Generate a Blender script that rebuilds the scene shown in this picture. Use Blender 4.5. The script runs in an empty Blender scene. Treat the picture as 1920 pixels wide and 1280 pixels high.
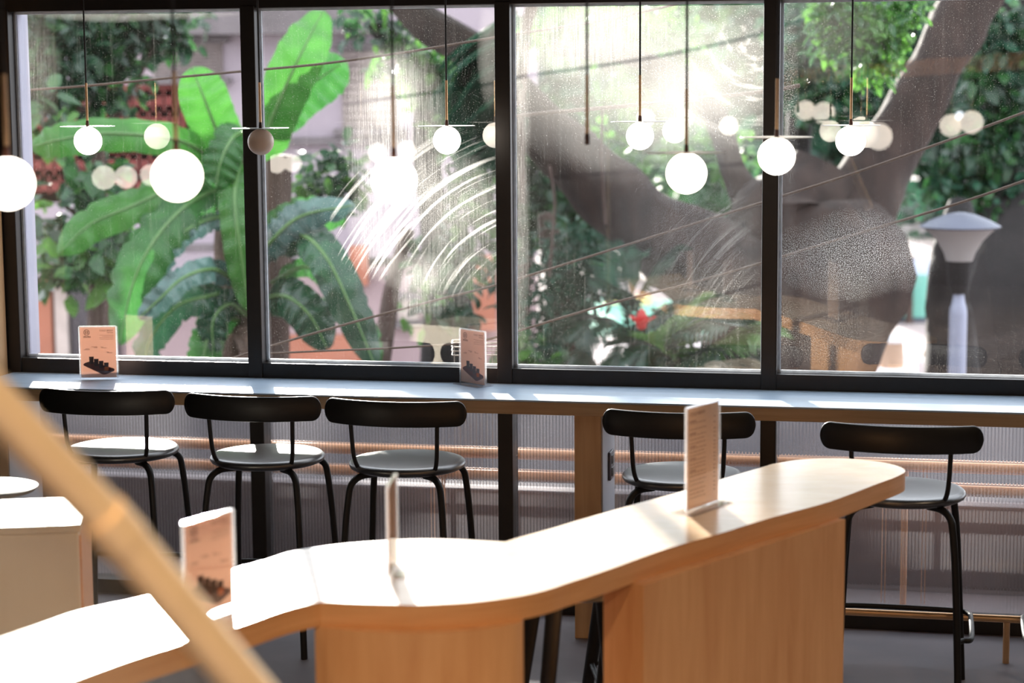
import bpy, bmesh, math, random
from mathutils import Vector, Matrix, Euler, noise as mnoise
random.seed(7)
PI = math.pi
R = math.radians
scene = bpy.context.scene
C = scene.collection

# ------------------------------------------------------------------ camera
CAM = Vector((0, 0, 1.92))
FPX = 3700.0
cam_data = bpy.data.cameras.new('camera')
cam = bpy.data.objects.new('camera', cam_data); C.objects.link(cam)
ROT = Euler((R(90 - 7.39), 0, 0)).to_matrix() @ Matrix.Rotation(R(-0.42), 3, 'Z')
cam.matrix_world = Matrix.Translation(CAM) @ ROT.to_4x4()
cam_data.sensor_width = 36; cam_data.lens = 36 * FPX / 1920
cam_data.clip_start = 0.05; cam_data.clip_end = 300
cam_data.dof.use_dof = True; cam_data.dof.focus_distance = 6.7; cam_data.dof.aperture_fstop = 2.5
scene.camera = cam

# ------------------------------------------------------------------ world, sun, exposure
w = bpy.data.worlds.new('sky'); scene.world = w; w.use_nodes = True
bg = w.node_tree.nodes['Background']; bg.inputs[0].default_value = (0.86, 0.92, 1.0, 1); bg.inputs[1].default_value = 3.8
SUN_H = Vector((0.165, -1.0, 0)).normalized(); SUN_EL = R(12.5)
sun_dir = Vector((SUN_H.x * math.cos(SUN_EL), SUN_H.y * math.cos(SUN_EL), -math.sin(SUN_EL)))
sl = bpy.data.lights.new('sun', 'SUN'); sl.energy = 26; sl.angle = R(1.4); sl.color = (1.0, 0.95, 0.86)
so = bpy.data.objects.new('sun', sl); C.objects.link(so)
so.rotation_euler = sun_dir.to_track_quat('-Z', 'Y').to_euler(); so.location = (0, 20, 14)
scene.view_settings.view_transform = 'Standard'; scene.view_settings.look = 'None'
scene.view_settings.exposure = 0.0; scene.view_settings.gamma = 1.0; scene.view_settings.use_curve_mapping = False

# ------------------------------------------------------------------ geometry of the place
def ray(px, py):
    return ROT @ Vector(((px - 960) / FPX, -(py - 640) / FPX, -1))
def at(px, py, Y):                      # point on the line of sight at distance Y
    d = ray(px, py); return CAM + d * (Y / d.y)
def atz(px, py, z):
    d = ray(px, py); return CAM + d * ((z - CAM.z) / d.z)
ALPHA = R(11.7)
WU = Vector((math.cos(ALPHA), -math.sin(ALPHA), 0)); WN = Vector((math.sin(ALPHA), math.cos(ALPHA), 0))
W0 = Vector((0, 7.07, 0))
def wp(s, z, off=0.0):                  # along the window wall, height, outward offset
    p = W0 + WU * s + WN * off; return Vector((p.x, p.y, z))
def ws(px, py, off=0.0):                # window coordinates (s, z) of a line of sight
    d = ray(px, py); t = ((W0 + WN * off - CAM).dot(WN)) / d.dot(WN); p = CAM + d * t
    return (p - W0).dot(WU), p.z
PANE_TURN = R(2.1)
WROT = Matrix.Rotation(-ALPHA, 3, 'Z')

# ------------------------------------------------------------------ materials
def nt(name):
    m = bpy.data.materials.new(name); m.use_nodes = True
    t = m.node_tree; t.nodes.clear()
    return m, t, t.nodes, t.links
def N(t, kind, **kw):
    n = t.nodes.new(kind)
    for k, v in kw.items():
        if hasattr(n, k): setattr(n, k, v)
    return n
def pbr(name, col, rough=0.5, metal=0.0, var=0.12, nscale=6.0, bump=0.0, stretch=(1, 1, 1), spec=0.5, trans=0.0, coat=0.0, col2=None, detail=4):
    m, t, ns, L = nt(name)
    out = N(t, 'ShaderNodeOutputMaterial'); b = N(t, 'ShaderNodeBsdfPrincipled')
    tc = N(t, 'ShaderNodeTexCoord'); mp = N(t, 'ShaderNodeMapping'); mp.inputs['Scale'].default_value = stretch
    no = N(t, 'ShaderNodeTexNoise'); no.inputs['Scale'].default_value = nscale; no.inputs['Detail'].default_value = detail
    L.new(tc.outputs['Object'], mp.inputs[0]); L.new(mp.outputs[0], no.inputs['Vector'])
    cr = N(t, 'ShaderNodeValToRGB')
    c2 = col2 if col2 else tuple(max(0, c * (1 - 2 * var)) for c in col)
    cr.color_ramp.elements[0].position = 0.3; cr.color_ramp.elements[1].position = 0.7
    cr.color_ramp.elements[0].color = (*c2, 1); cr.color_ramp.elements[1].color = (*col, 1)
    L.new(no.outputs['Fac'], cr.inputs[0]); L.new(cr.outputs[0], b.inputs['Base Color'])
    b.inputs['Roughness'].default_value = rough; b.inputs['Metallic'].default_value = metal
    b.inputs['Specular IOR Level'].default_value = spec
    b.inputs['Coat Weight'].default_value = coat; b.inputs['Coat Roughness'].default_value = 0.40
    if bump:
        bp = N(t, 'ShaderNodeBump'); bp.inputs['Strength'].default_value = bump; bp.inputs['Distance'].default_value = 0.01
        L.new(no.outputs['Fac'], bp.inputs['Height']); L.new(bp.outputs[0], b.inputs['Normal'])
    if trans:
        tr = N(t, 'ShaderNodeBsdfTranslucent'); mx = N(t, 'ShaderNodeMixShader'); mx.inputs[0].default_value = trans
        L.new(cr.outputs[0], tr.inputs[0]); L.new(b.outputs[0], mx.inputs[1]); L.new(tr.outputs[0], mx.inputs[2]); L.new(mx.outputs[0], out.inputs[0])
    else:
        L.new(b.outputs[0], out.inputs[0])
    return m
def wood(name, c1, c2, rough, scale=(1, 12, 12), coat=0.0, spec=0.5, n=2.2):
    m, t, ns, L = nt(name)
    out = N(t, 'ShaderNodeOutputMaterial'); b = N(t, 'ShaderNodeBsdfPrincipled')
    tc = N(t, 'ShaderNodeTexCoord'); mp = N(t, 'ShaderNodeMapping'); mp.inputs['Scale'].default_value = scale
    no = N(t, 'ShaderNodeTexNoise'); no.inputs['Scale'].default_value = n; no.inputs['Detail'].default_value = 8; no.inputs['Roughness'].default_value = 0.62; no.inputs['Distortion'].default_value = 0.6
    n2 = N(t, 'ShaderNodeTexNoise'); n2.inputs['Scale'].default_value = 1.6
    L.new(tc.outputs['Object'], mp.inputs[0]); L.new(mp.outputs[0], no.inputs['Vector']); L.new(tc.outputs['Object'], n2.inputs['Vector'])
    ad = N(t, 'ShaderNodeMath', operation='MULTIPLY_ADD'); ad.inputs[1].default_value = 0.35; L.new(n2.outputs['Fac'], ad.inputs[0]); L.new(no.outputs['Fac'], ad.inputs[2])
    cr = N(t, 'ShaderNodeValToRGB'); cr.color_ramp.elements[0].position = 0.45; cr.color_ramp.elements[1].position = 0.85
    cr.color_ramp.elements[0].color = (*c2, 1); cr.color_ramp.elements[1].color = (*c1, 1)
    L.new(ad.outputs[0], cr.inputs[0]); L.new(cr.outputs[0], b.inputs['Base Color'])
    b.inputs['Roughness'].default_value = rough; b.inputs['Coat Weight'].default_value = coat; b.inputs['Coat Roughness'].default_value = 0.12
    b.inputs['Specular IOR Level'].default_value = spec
    L.new(b.outputs[0], out.inputs[0]); return m
def emit(name, col, strength):
    m, t, ns, L = nt(name)
    out = N(t, 'ShaderNodeOutputMaterial'); b = N(t, 'ShaderNodeBsdfPrincipled')
    b.inputs['Base Color'].default_value = (*col, 1); b.inputs['Emission Color'].default_value = (*col, 1); b.inputs['Emission Strength'].default_value = strength
    b.inputs['Roughness'].default_value = 0.35
    L.new(b.outputs[0], out.inputs[0]); return m
def clear(name, col=(1, 1, 1), gloss=0.12, haze=0.0, hazecol=(0.9, 0.9, 0.9)):   # thin clear sheet: see-through, reflecting by angle
    m, t, ns, L = nt(name)
    out = N(t, 'ShaderNodeOutputMaterial'); tr = N(t, 'ShaderNodeBsdfTransparent'); tr.inputs[0].default_value = (*col, 1)
    gl = N(t, 'ShaderNodeBsdfGlossy'); gl.inputs['Roughness'].default_value = 0.03
    fr = N(t, 'ShaderNodeLayerWeight'); fr.inputs['Blend'].default_value = 0.5
    pw = N(t, 'ShaderNodeMath', operation='POWER'); pw.inputs[1].default_value = 5; L.new(fr.outputs['Facing'], pw.inputs[0])
    mu = N(t, 'ShaderNodeMath', operation='MULTIPLY_ADD'); mu.inputs[1].default_value = 0.95; mu.inputs[2].default_value = 0.04
    L.new(pw.outputs[0], mu.inputs[0]); mx = N(t, 'ShaderNodeMixShader')
    L.new(mu.outputs[0], mx.inputs[0]); L.new(gl.outputs[0], mx.inputs[2])
    hz = N(t, 'ShaderNodeMixShader'); hz.inputs[0].default_value = haze
    df = N(t, 'ShaderNodeBsdfTranslucent'); df.inputs[0].default_value = (*hazecol, 1)
    dd = N(t, 'ShaderNodeBsdfDiffuse'); dd.inputs[0].default_value = (*hazecol, 1)
    ds = N(t, 'ShaderNodeMixShader'); L.new(df.outputs[0], ds.inputs[1]); L.new(dd.outputs[0], ds.inputs[2])
    L.new(tr.outputs[0], hz.inputs[1]); L.new(ds.outputs[0], hz.inputs[2]); L.new(hz.outputs[0], mx.inputs[1]); L.new(mx.outputs[0], out.inputs[0])
    return m

M = {}
M['frame'] = pbr('dark_bronze_aluminium', (0.022, 0.017, 0.015), 0.38, 0.3, 0.1, 30)
M['frame_edge'] = pbr('white_silicone_edge', (0.75, 0.78, 0.82), 0.5, 0, 0.1, 40, trans=0.4)
M['jamb'] = pbr('pale_lilac_reveal', (0.42, 0.42, 0.52), 0.7, 0, 0.06, 4)
M['black'] = pbr('black_powder_coat', (0.009, 0.008, 0.008), 0.5, 0.0, 0.1, 60, spec=0.3)
M['black_seat'] = pbr('black_stained_seat', (0.016, 0.017, 0.02), 0.33, 0.0, 0.1, 20, spec=1.0, coat=0.8)
M['black_back'] = pbr('black_stained_ply', (0.010, 0.009, 0.009), 0.42, 0.0, 0.1, 40, spec=0.35)
M['bar_top'] = wood('maple_top_lacquered', (0.90, 0.70, 0.48), (0.82, 0.58, 0.37), 0.24, (3, 9, 9), 0.3)
M['bar_edge'] = wood('maple_edge', (0.80, 0.42, 0.18), (0.66, 0.31, 0.115), 0.38, (1.2, 1.2, 30))
M['bar_body'] = wood('maple_panel', (0.80, 0.44, 0.20), (0.66, 0.32, 0.13), 0.42, (10, 10, 0.9))
M['counter_top'] = pbr('blue_grey_reflection_top', (0.42, 0.55, 0.70), 0.34, 0, 0.1, 5, spec=1.0, stretch=(1, 8, 1))  # bluish reflection on the light wood top put into its base colour
M['counter_edge'] = wood('oak_edge', (0.50, 0.33, 0.19), (0.38, 0.24, 0.13), 0.45, (1, 20, 30))
M['leg_wood'] = wood('oak_leg', (0.58, 0.36, 0.19), (0.46, 0.27, 0.13), 0.5, (14, 14, 0.8))
M['brass'] = pbr('satin_brass', (0.78, 0.48, 0.25), 0.35, 0.6, 0.05, 30)
M['rail_brass'] = pbr('brushed_brass_rail', (0.95, 0.72, 0.44), 0.36, 0.5, 0.05, 12)
M['pole'] = pbr('pale_brass', (0.95, 0.85, 0.60), 0.4, 0.1)
M['cord'] = pbr('black_cord', (0.012, 0.009, 0.008), 0.6)
M['brown'] = pbr('dark_bakelite', (0.10, 0.035, 0.02), 0.4)
M['globe_on'] = emit('lit_opal_glass', (1.0, 0.90, 0.78), 7.5)
M['globe_off'] = emit('unlit_opal_glass', (0.62, 0.50, 0.42), 0.0)
M['disc'] = pbr('white_metal_disc', (0.85, 0.83, 0.80), 0.35, trans=0.3, var=0.02)
M['paper'] = pbr('kraft_peach_paper', (0.80, 0.58, 0.46), 0.8, var=0.03, trans=0.35)
M['paper2'] = pbr('tan_menu_paper', (0.80, 0.60, 0.44), 0.8, var=0.03, trans=0.3)
M['ink'] = pbr('brown_ink', (0.10, 0.04, 0.03), 0.8)
M['ink_mid'] = pbr('faded_brown_ink', (0.42, 0.27, 0.20), 0.8)
M['tray_ink'] = pbr('maroon_ink', (0.12, 0.018, 0.012), 0.8)
M['cup_ink'] = pbr('dark_coffee_ink', (0.05, 0.02, 0.018), 0.8)
M['orange_ink'] = pbr('orange_ink', (0.75, 0.16, 0.03), 0.8)
M['acrylic'] = clear('clear_acrylic', (0.97, 0.97, 0.98), 0.3, 0.03)
M['acrylic_edge'] = clear('polished_acrylic_edge', (0.96, 0.96, 0.98), 0.3, 0.15, (1, 1, 1))
M['rail_glass'] = clear('balustrade_glass', (0.97, 0.98, 0.97), 0.1, 0.05, (0.9, 0.88, 0.8))
M['concrete'] = pbr('polished_concrete_floor', (0.17, 0.155, 0.17), 0.65, 0, 0.12, 3, spec=0.25)
M['wall_in'] = pbr('brown_plaster', (0.07, 0.042, 0.03), 0.7, 0, 0.1, 3)
M['ceil'] = pbr('dark_ceiling', (0.05, 0.035, 0.028), 0.8)
M['beam'] = wood('plywood_beam', (0.90, 0.50, 0.30), (0.80, 0.42, 0.24), 0.5, (1, 10, 10))
M['outlet'] = pbr('grey_socket', (0.10, 0.09, 0.11), 0.35)
M['outlet_dark'] = pbr('black_socket', (0.01, 0.01, 0.01), 0.4)
M['lit_side_grey'] = pbr('grey_lit_side', (0.48, 0.49, 0.54), 0.5, var=0.04)
M['cream'] = wood('pale_birch', (0.95, 0.87, 0.74), (0.92, 0.82, 0.68), 0.45, (8, 8, 0.8))
M['table_grey'] = wood('weathered_grey_wood', (0.10, 0.08, 0.075), (0.06, 0.05, 0.045), 0.7, (1, 14, 14))
# outdoors
M['stucco'] = pbr('lilac_stucco', (0.36, 0.30, 0.335), 0.9, 0, 0.06, 1.2)
M['stucco_lo'] = pbr('pink_stucco', (0.40, 0.29, 0.30), 0.9, 0, 0.07, 1.5)
M['dirty'] = pbr('weathered_concrete', (0.17, 0.145, 0.15), 0.9, 0, 0.2, 2.5)
M['added_screen'] = pbr('grey_added_screen', (0.17, 0.165, 0.18), 0.9, 0, 0.12, 2)
M['terracotta'] = pbr('red_block_screen', (0.20, 0.035, 0.03), 0.8, 0, 0.15, 5)
M['shutter'] = pbr('brown_shutter', (0.24, 0.19, 0.18), 0.7)
M['dark_glass'] = pbr('dark_window_glass', (0.06, 0.05, 0.06), 0.2)
M['rust'] = pbr('rust_red_door', (0.42, 0.15, 0.09), 0.7, 0, 0.1, 2)
M['pale'] = pbr('pale_frame_paint', (0.55, 0.46, 0.42), 0.7)
M['ground'] = pbr('sandy_ground', (0.34, 0.28, 0.27), 0.95, 0, 0.14, 0.35)
M['court'] = pbr('green_court', (0.16, 0.42, 0.31), 0.85, 0, 0.08, 0.4)
M['bark'] = pbr('brown_bark', (0.09, 0.055, 0.045), 0.9, 0, 0.25, 4, 0.6, (3, 3, 0.6))
M['bark_ficus'] = pbr('grey_brown_bark', (0.036, 0.020, 0.015), 0.9, 0, 0.3, 3, 0.8, (2.5, 2.5, 0.7))
M['bark_dark'] = pbr('dark_bark', (0.014, 0.011, 0.011), 0.9, 0, 0.25, 4, 0.5)
M['husk'] = pbr('dry_banana_sheath', (0.12, 0.075, 0.055), 0.9, 0, 0.3, 6, 0.5, (5, 5, 0.8))
def leafm(name, c, c2, tr=0.45, rough=0.35, ns=9): return pbr(name, c, rough, 0, 0.2, ns, trans=tr, col2=c2)
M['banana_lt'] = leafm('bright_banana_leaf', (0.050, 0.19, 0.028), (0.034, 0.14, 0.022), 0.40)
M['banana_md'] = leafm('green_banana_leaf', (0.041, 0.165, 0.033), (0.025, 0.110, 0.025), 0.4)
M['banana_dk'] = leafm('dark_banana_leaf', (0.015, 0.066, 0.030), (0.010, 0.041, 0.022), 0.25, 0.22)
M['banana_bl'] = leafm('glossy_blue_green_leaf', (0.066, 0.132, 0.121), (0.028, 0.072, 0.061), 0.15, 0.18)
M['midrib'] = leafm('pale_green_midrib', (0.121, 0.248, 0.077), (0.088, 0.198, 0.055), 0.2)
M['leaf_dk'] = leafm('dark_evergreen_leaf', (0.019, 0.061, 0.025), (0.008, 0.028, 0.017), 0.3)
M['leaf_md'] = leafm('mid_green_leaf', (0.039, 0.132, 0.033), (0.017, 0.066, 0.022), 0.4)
M['leaf_lt'] = leafm('light_green_leaf', (0.10, 0.25, 0.04), (0.05, 0.15, 0.03), 0.45)  # lighter leaf tone, mixed at random into the crowns
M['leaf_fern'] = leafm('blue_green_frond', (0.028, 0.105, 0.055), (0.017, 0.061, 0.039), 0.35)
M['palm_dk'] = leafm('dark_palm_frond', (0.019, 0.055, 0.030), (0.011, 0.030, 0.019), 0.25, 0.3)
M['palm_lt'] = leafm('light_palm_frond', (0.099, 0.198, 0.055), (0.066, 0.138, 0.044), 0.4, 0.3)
M['palm_dry'] = leafm('pale_dry_frond', (0.341, 0.303, 0.231), (0.248, 0.209, 0.154), 0.3, 0.4)
M['lamp_metal'] = pbr('blue_grey_painted_steel', (0.27, 0.29, 0.38), 0.45, 0.2, 0.05)
M['lamp_cap'] = pbr('slate_blue_cap', (0.075, 0.085, 0.125), 0.45, 0.2, 0.08)
M['lamp_diff'] = pbr('frosted_lamp_plastic', (0.48, 0.45, 0.44), 0.5, 0, 0.04, trans=0.5)
M['cable'] = pbr('weathered_cable', (0.15, 0.11, 0.09), 0.8)
M['white'] = pbr('white_paint', (0.85, 0.85, 0.88), 0.5, var=0.03)
M['yellow'] = pbr('yellow_play_plastic', (0.85, 0.66, 0.25), 0.5)
M['teal'] = pbr('teal_play_plastic', (0.18, 0.45, 0.46), 0.5)
M['red'] = pbr('red_flower', (0.55, 0.02, 0.02), 0.5, trans=0.3)
M['orange'] = pbr('orange_wood', (0.72, 0.36, 0.18), 0.6)
M['bollard'] = pbr('sandstone_bollard', (0.62, 0.42, 0.30), 0.8)
M['wire'] = pbr('galvanised_wire', (0.42, 0.38, 0.34), 0.5, 0.5)
M['bluecloth'] = pbr('turquoise_cloth', (0.12, 0.50, 0.62), 0.7, trans=0.3)

def dirt_glass(name, base, blobs, streak, speck, arcs=None, gloss=1.0):
    """Window glass: clear, reflecting, with a film of dust (dust scatters the light that falls on it)."""
    m, t, ns, L = nt(name)
    out = N(t, 'ShaderNodeOutputMaterial')
    tc = N(t, 'ShaderNodeTexCoord'); sep = N(t, 'ShaderNodeSeparateXYZ'); L.new(tc.outputs['Object'], sep.inputs[0])
    def mth(op, a, b=None, c=None, clamp=False):
        n = N(t, 'ShaderNodeMath', operation=op); n.use_clamp = clamp
        for i, v in enumerate((a, b, c)):
            if v is None: continue
            if isinstance(v, (int, float)): n.inputs[i].default_value = v
            else: L.new(v, n.inputs[i])
        return n.outputs[0]
    def noi(scale, sc3, detail=4, dist=0.0, rough=0.5):
        mp = N(t, 'ShaderNodeMapping'); mp.inputs['Scale'].default_value = sc3; L.new(tc.outputs['Object'], mp.inputs[0])
        n = N(t, 'ShaderNodeTexNoise'); n.inputs['Scale'].default_value = scale; n.inputs['Detail'].default_value = detail; n.inputs['Distortion'].default_value = dist; n.inputs['Roughness'].default_value = rough
        L.new(mp.outputs[0], n.inputs['Vector']); return n.outputs['Fac']
    x, z = sep.outputs['X'], sep.outputs['Z']
    cloud = noi(2.2, (1, 1, 1), 5, 0.8)
    st = noi(9, (9, 1, 0.35), 3)
    st = mth('MULTIPLY', mth('MAXIMUM', mth('SUBTRACT', st, 0.56), 0), 6.0)
    fine = noi(260, (1, 1, 1), 2)
    sp = mth('MULTIPLY', mth('MAXIMUM', mth('SUBTRACT', fine, 0.60), 0), 14.0)
    fs = noi(16, (14, 1, 0.5), 2)
    tot = mth('MULTIPLY', mth('MAXIMUM', mth('SUBTRACT', cloud, 0.35), 0), base * 3)
    tot = mth('ADD', tot, mth('MULTIPLY', st, streak))
    blobsum = None
    for (cx, cz, rx, rz, amt, kind) in blobs:
        dx = mth('DIVIDE', mth('SUBTRACT', x, cx), rx); dz = mth('DIVIDE', mth('SUBTRACT', z, cz), rz)
        wob = mth('MULTIPLY', mth('SUBTRACT', cloud, 0.5), 1.3)
        r2 = mth('ADD', mth('ADD', mth('MULTIPLY', dx, dx), mth('MULTIPLY', dz, dz)), wob)
        g = mth('MAXIMUM', mth('SUBTRACT', 1.0, r2), 0.0, clamp=True)
        g = mth('MULTIPLY', g, amt)
        if kind == 's': g = mth('MULTIPLY', g, mth('MAXIMUM', mth('MULTIPLY_ADD', noi(330, (1, 1, 1), 2), 6.0, -2.9), 0.0))
        elif kind == 'v': g = mth('MULTIPLY', g, mth('MULTIPLY_ADD', fs, 2.4, -0.4))
        else: g = mth('MULTIPLY', g, mth('MULTIPLY_ADD', cloud, 1.2, 0.3))
        tot = mth('ADD', tot, mth('MAXIMUM', g, 0.0))
    if arcs:
        for (cx, cz, r0, r1, amt, freq, mx_, mz_, mr) in arcs:
            dx = mth('SUBTRACT', x, cx); dz = mth('SUBTRACT', z, cz)
            rr = mth('SQRT', mth('ADD', mth('MULTIPLY', dx, dx), mth('MULTIPLY', dz, dz)))
            co = N(t, 'ShaderNodeCombineXYZ'); L.new(mth('MULTIPLY', rr, freq), co.inputs[0]); L.new(mth('MULTIPLY', mth('ARCTAN2', dz, dx), 1.1), co.inputs[1])
            nn = N(t, 'ShaderNodeTexNoise'); nn.inputs['Scale'].default_value = 1.0; nn.inputs['Detail'].default_value = 4; L.new(co.outputs[0], nn.inputs['Vector'])
            v = mth('MULTIPLY', mth('MAXIMUM', mth('SUBTRACT', nn.outputs['Fac'], 0.53), 0), 6.5)
            ex = mth('DIVIDE', mth('SUBTRACT', x, mx_), mr); ez = mth('DIVIDE', mth('SUBTRACT', z, mz_), mr * 1.25)
            gm = mth('MAXIMUM', mth('SUBTRACT', 1.0, mth('ADD', mth('MULTIPLY', ex, ex), mth('MULTIPLY', ez, ez))), 0.0)
            tot = mth('ADD', tot, mth('MULTIPLY', mth('MULTIPLY', v, gm), amt))
    tot = mth('ADD', tot, mth('MULTIPLY', sp, mth('MULTIPLY', mth('ADD', tot, 0.03), speck)))
    tot = mth('MINIMUM', mth('MAXIMUM', tot, 0.0), 0.9)
    trn = N(t, 'ShaderNodeBsdfTransparent')
    dt = N(t, 'ShaderNodeBsdfTranslucent'); dt.inputs[0].default_value = (0.92, 0.89, 0.84, 1)
    mx = N(t, 'ShaderNodeMixShader'); L.new(tot, mx.inputs[0]); L.new(trn.outputs[0], mx.inputs[1]); L.new(dt.outputs[0], mx.inputs[2])
    gl = N(t, 'ShaderNodeBsdfGlossy'); gl.inputs['Roughness'].default_value = 0.0
    fr = N(t, 'ShaderNodeLayerWeight'); fr.inputs['Blend'].default_value = 0.5
    fac = mth('MULTIPLY_ADD', mth('POWER', fr.outputs['Facing'], 5.0), 0.87, 0.10)     # both faces of the sheet together
    m2 = N(t, 'ShaderNodeMixShader'); L.new(mth('MULTIPLY', fac, gloss), m2.inputs[0]); L.new(mx.outputs[0], m2.inputs[1]); L.new(gl.outputs[0], m2.inputs[2])
    L.new(m2.outputs[0], out.inputs[0]); return m

# ------------------------------------------------------------------ mesh helpers
def link(name, bm, mat, parent=None, smooth=True, mw=None):
    me = bpy.data.meshes.new(name)
    bmesh.ops.recalc_face_normals(bm, faces=bm.faces) if smooth != 'leaf' else None
    bm.to_mesh(me); bm.free()
    if smooth:
        for p in me.polygons: p.use_smooth = True
        if smooth != 'leaf':
            try: me.set_sharp_from_angle(angle=R(38))
            except Exception: pass
    if isinstance(mat, (list, tuple)):
        for q in mat: me.materials.append(q)
    else: me.materials.append(mat)
    o = bpy.data.objects.new(name, me); C.objects.link(o)
    if mw is not None: o.matrix_world = mw
    if parent: o.parent = parent
    return o
def tag(o, label=None, cat=None, group=None, kind=None):
    if label: o['label'] = label
    if cat: o['category'] = cat
    if group: o['group'] = group
    if kind: o['kind'] = kind
    return o
def empty(name, loc=(0, 0, 0), rz=0.0, **kw):
    o = bpy.data.objects.new(name, None); C.objects.link(o); o.location = loc; o.rotation_euler = (0, 0, rz)
    o.empty_display_size = 0.1
    return tag(o, **kw)
def structure(name, bm, mat, smooth=False, mw=None): return tag(link(name, bm, mat, None, smooth, mw), kind='structure')
def box(bm, c, s, rot=None, bev=0.0):
    r = bmesh.ops.create_cube(bm, size=1.0); vs = r['verts']
    for v in vs: v.co = Vector((v.co.x * s[0], v.co.y * s[1], v.co.z * s[2]))
    if bev:
        es = list({e for v in vs for e in v.link_edges})
        rb = bmesh.ops.bevel(bm, geom=es, offset=bev, segments=2, affect='EDGES', profile=0.6); vs = list({v for f in rb['faces'] for v in f.verts} | {v for v in vs if v.is_valid})
    for v in vs:
        co = v.co
        if rot is not None: co = rot @ co
        v.co = co + Vector(c)
    return vs
def newbm(): return bmesh.new()
def boxbm(c, s, rot=None, bev=0.0):
    bm = newbm(); box(bm, c, s, rot, bev); return bm
def catmull(P, n=6, closed=False):
    P = [Vector(p) for p in P]; out = []
    m = len(P)
    for i in range(m if closed else m - 1):
        p0 = P[(i - 1) % m] if (closed or i > 0) else P[0] * 2 - P[1]
        p1, p2 = P[i], P[(i + 1) % m]
        p3 = P[(i + 2) % m] if (closed or i + 2 < m) else P[-1] * 2 - P[-2]
        for k in range(n):
            t = k / n
            out.append(0.5 * ((2 * p1) + (p2 - p0) * t + (2 * p0 - 5 * p1 + 4 * p2 - p3) * t * t + (3 * p1 - p0 - 3 * p2 + p3) * t ** 3))
    if not closed: out.append(P[-1])
    return out
def tube(bm, pts, r, seg=10, caps=True, wob=0.0):
    pts = [Vector(p) for p in pts]; n = len(pts)
    rs = r if isinstance(r, (list, tuple)) else [r] * n
    if len(rs) != n:
        rs = [rs[min(len(rs) - 1, int(i / (n - 1) * (len(rs) - 1)))] * (1 - ((i / (n - 1) * (len(rs) - 1)) % 1)) + rs[min(len(rs) - 1, int(i / (n - 1) * (len(rs) - 1)) + 1)] * ((i / (n - 1) * (len(rs) - 1)) % 1) for i in range(n)]
    tan = [(pts[min(i + 1, n - 1)] - pts[max(i - 1, 0)]).normalized() for i in range(n)]
    up = Vector((0, 0, 1)) if abs(tan[0].z) < 0.9 else Vector((1, 0, 0))
    nx = tan[0].cross(up).normalized(); rings = []
    for i in range(n):
        nx = (nx - tan[i] * nx.dot(tan[i])).normalized(); ny = tan[i].cross(nx)
        ring = []
        for k in range(seg):
            a = 2 * PI * k / seg
            rr = rs[i]
            if wob: rr *= 1 + wob * mnoise.noise(Vector((math.cos(a) * 1.7, math.sin(a) * 1.7, i * 0.35)) + pts[0])
            ring.append(bm.verts.new(pts[i] + nx * (math.cos(a) * rr) + ny * (math.sin(a) * rr)))
        rings.append(ring)
    for i in range(n - 1):
        for k in range(seg):
            bm.faces.new((rings[i][k], rings[i][(k + 1) % seg], rings[i + 1][(k + 1) % seg], rings[i + 1][k]))
    if caps:
        bm.faces.new(rings[0][::-1]); bm.faces.new(rings[-1])
def tubebm(*a, **k):
    bm = newbm(); tube(bm, *a, **k); return bm
def lathe(bm, prof, seg=32, c=(0, 0, 0)):
    c = Vector(c); rings = []
    for (r, z) in prof:
        if r < 1e-6: rings.append([bm.verts.new(c + Vector((0, 0, z)))])
        else: rings.append([bm.verts.new(c + Vector((r * math.cos(2 * PI * k / seg), r * math.sin(2 * PI * k / seg), z))) for k in range(seg)])
    for a, b in zip(rings, rings[1:]):
        for k in range(seg):
            k2 = (k + 1) % seg
            if len(a) == 1 and len(b) == 1: continue
            if len(a) == 1: bm.faces.new((a[0], b[k2], b[k]))
            elif len(b) == 1: bm.faces.new((a[k], a[k2], b[0]))
            else: bm.faces.new((a[k], a[k2], b[k2], b[k]))
def lathebm(prof, seg=32, c=(0, 0, 0)):
    bm = newbm(); lathe(bm, prof, seg, c); return bm
def prism(bm, outline, z0, z1, mi_top=0, mi_side=0):      # outline: list of (x, y)
    lo = [bm.verts.new((p[0], p[1], z0)) for p in outline]; hi = [bm.verts.new((p[0], p[1], z1)) for p in outline]
    n = len(outline)
    for i in range(n):
        f = bm.faces.new((lo[i], lo[(i + 1) % n], hi[(i + 1) % n], hi[i])); f.material_index = mi_side
    f = bm.faces.new(hi); f.material_index = mi_top
    f = bm.faces.new(lo[::-1]); f.material_index = mi_side

# ================================================================== ROOM
WM = Matrix.Translation(W0) @ WROT.to_4x4()          # local x = along the wall, y = outwards
def mw_at(s, z, off): return Matrix.Translation(wp(s, z, off)) @ WROT.to_4x4()
CEIL = 3.05
s_edges = []
mull = [ws(18, 400)[0], ws(473.5, 400)[0], ws(945, 400)[0], ws(1444.5, 400)[0]]
step = (mull[3] - mull[1]) / 2
mull += [mull[3] + step, mull[3] + 2 * step, mull[3] + 3 * step]
print('mullions', [round(x, 3) for x in mull])
ZB, ZT = 0.905, 2.205       # glass bottom and top
MWID = 0.056
SL, SR = mull[0], mull[-1]
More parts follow.
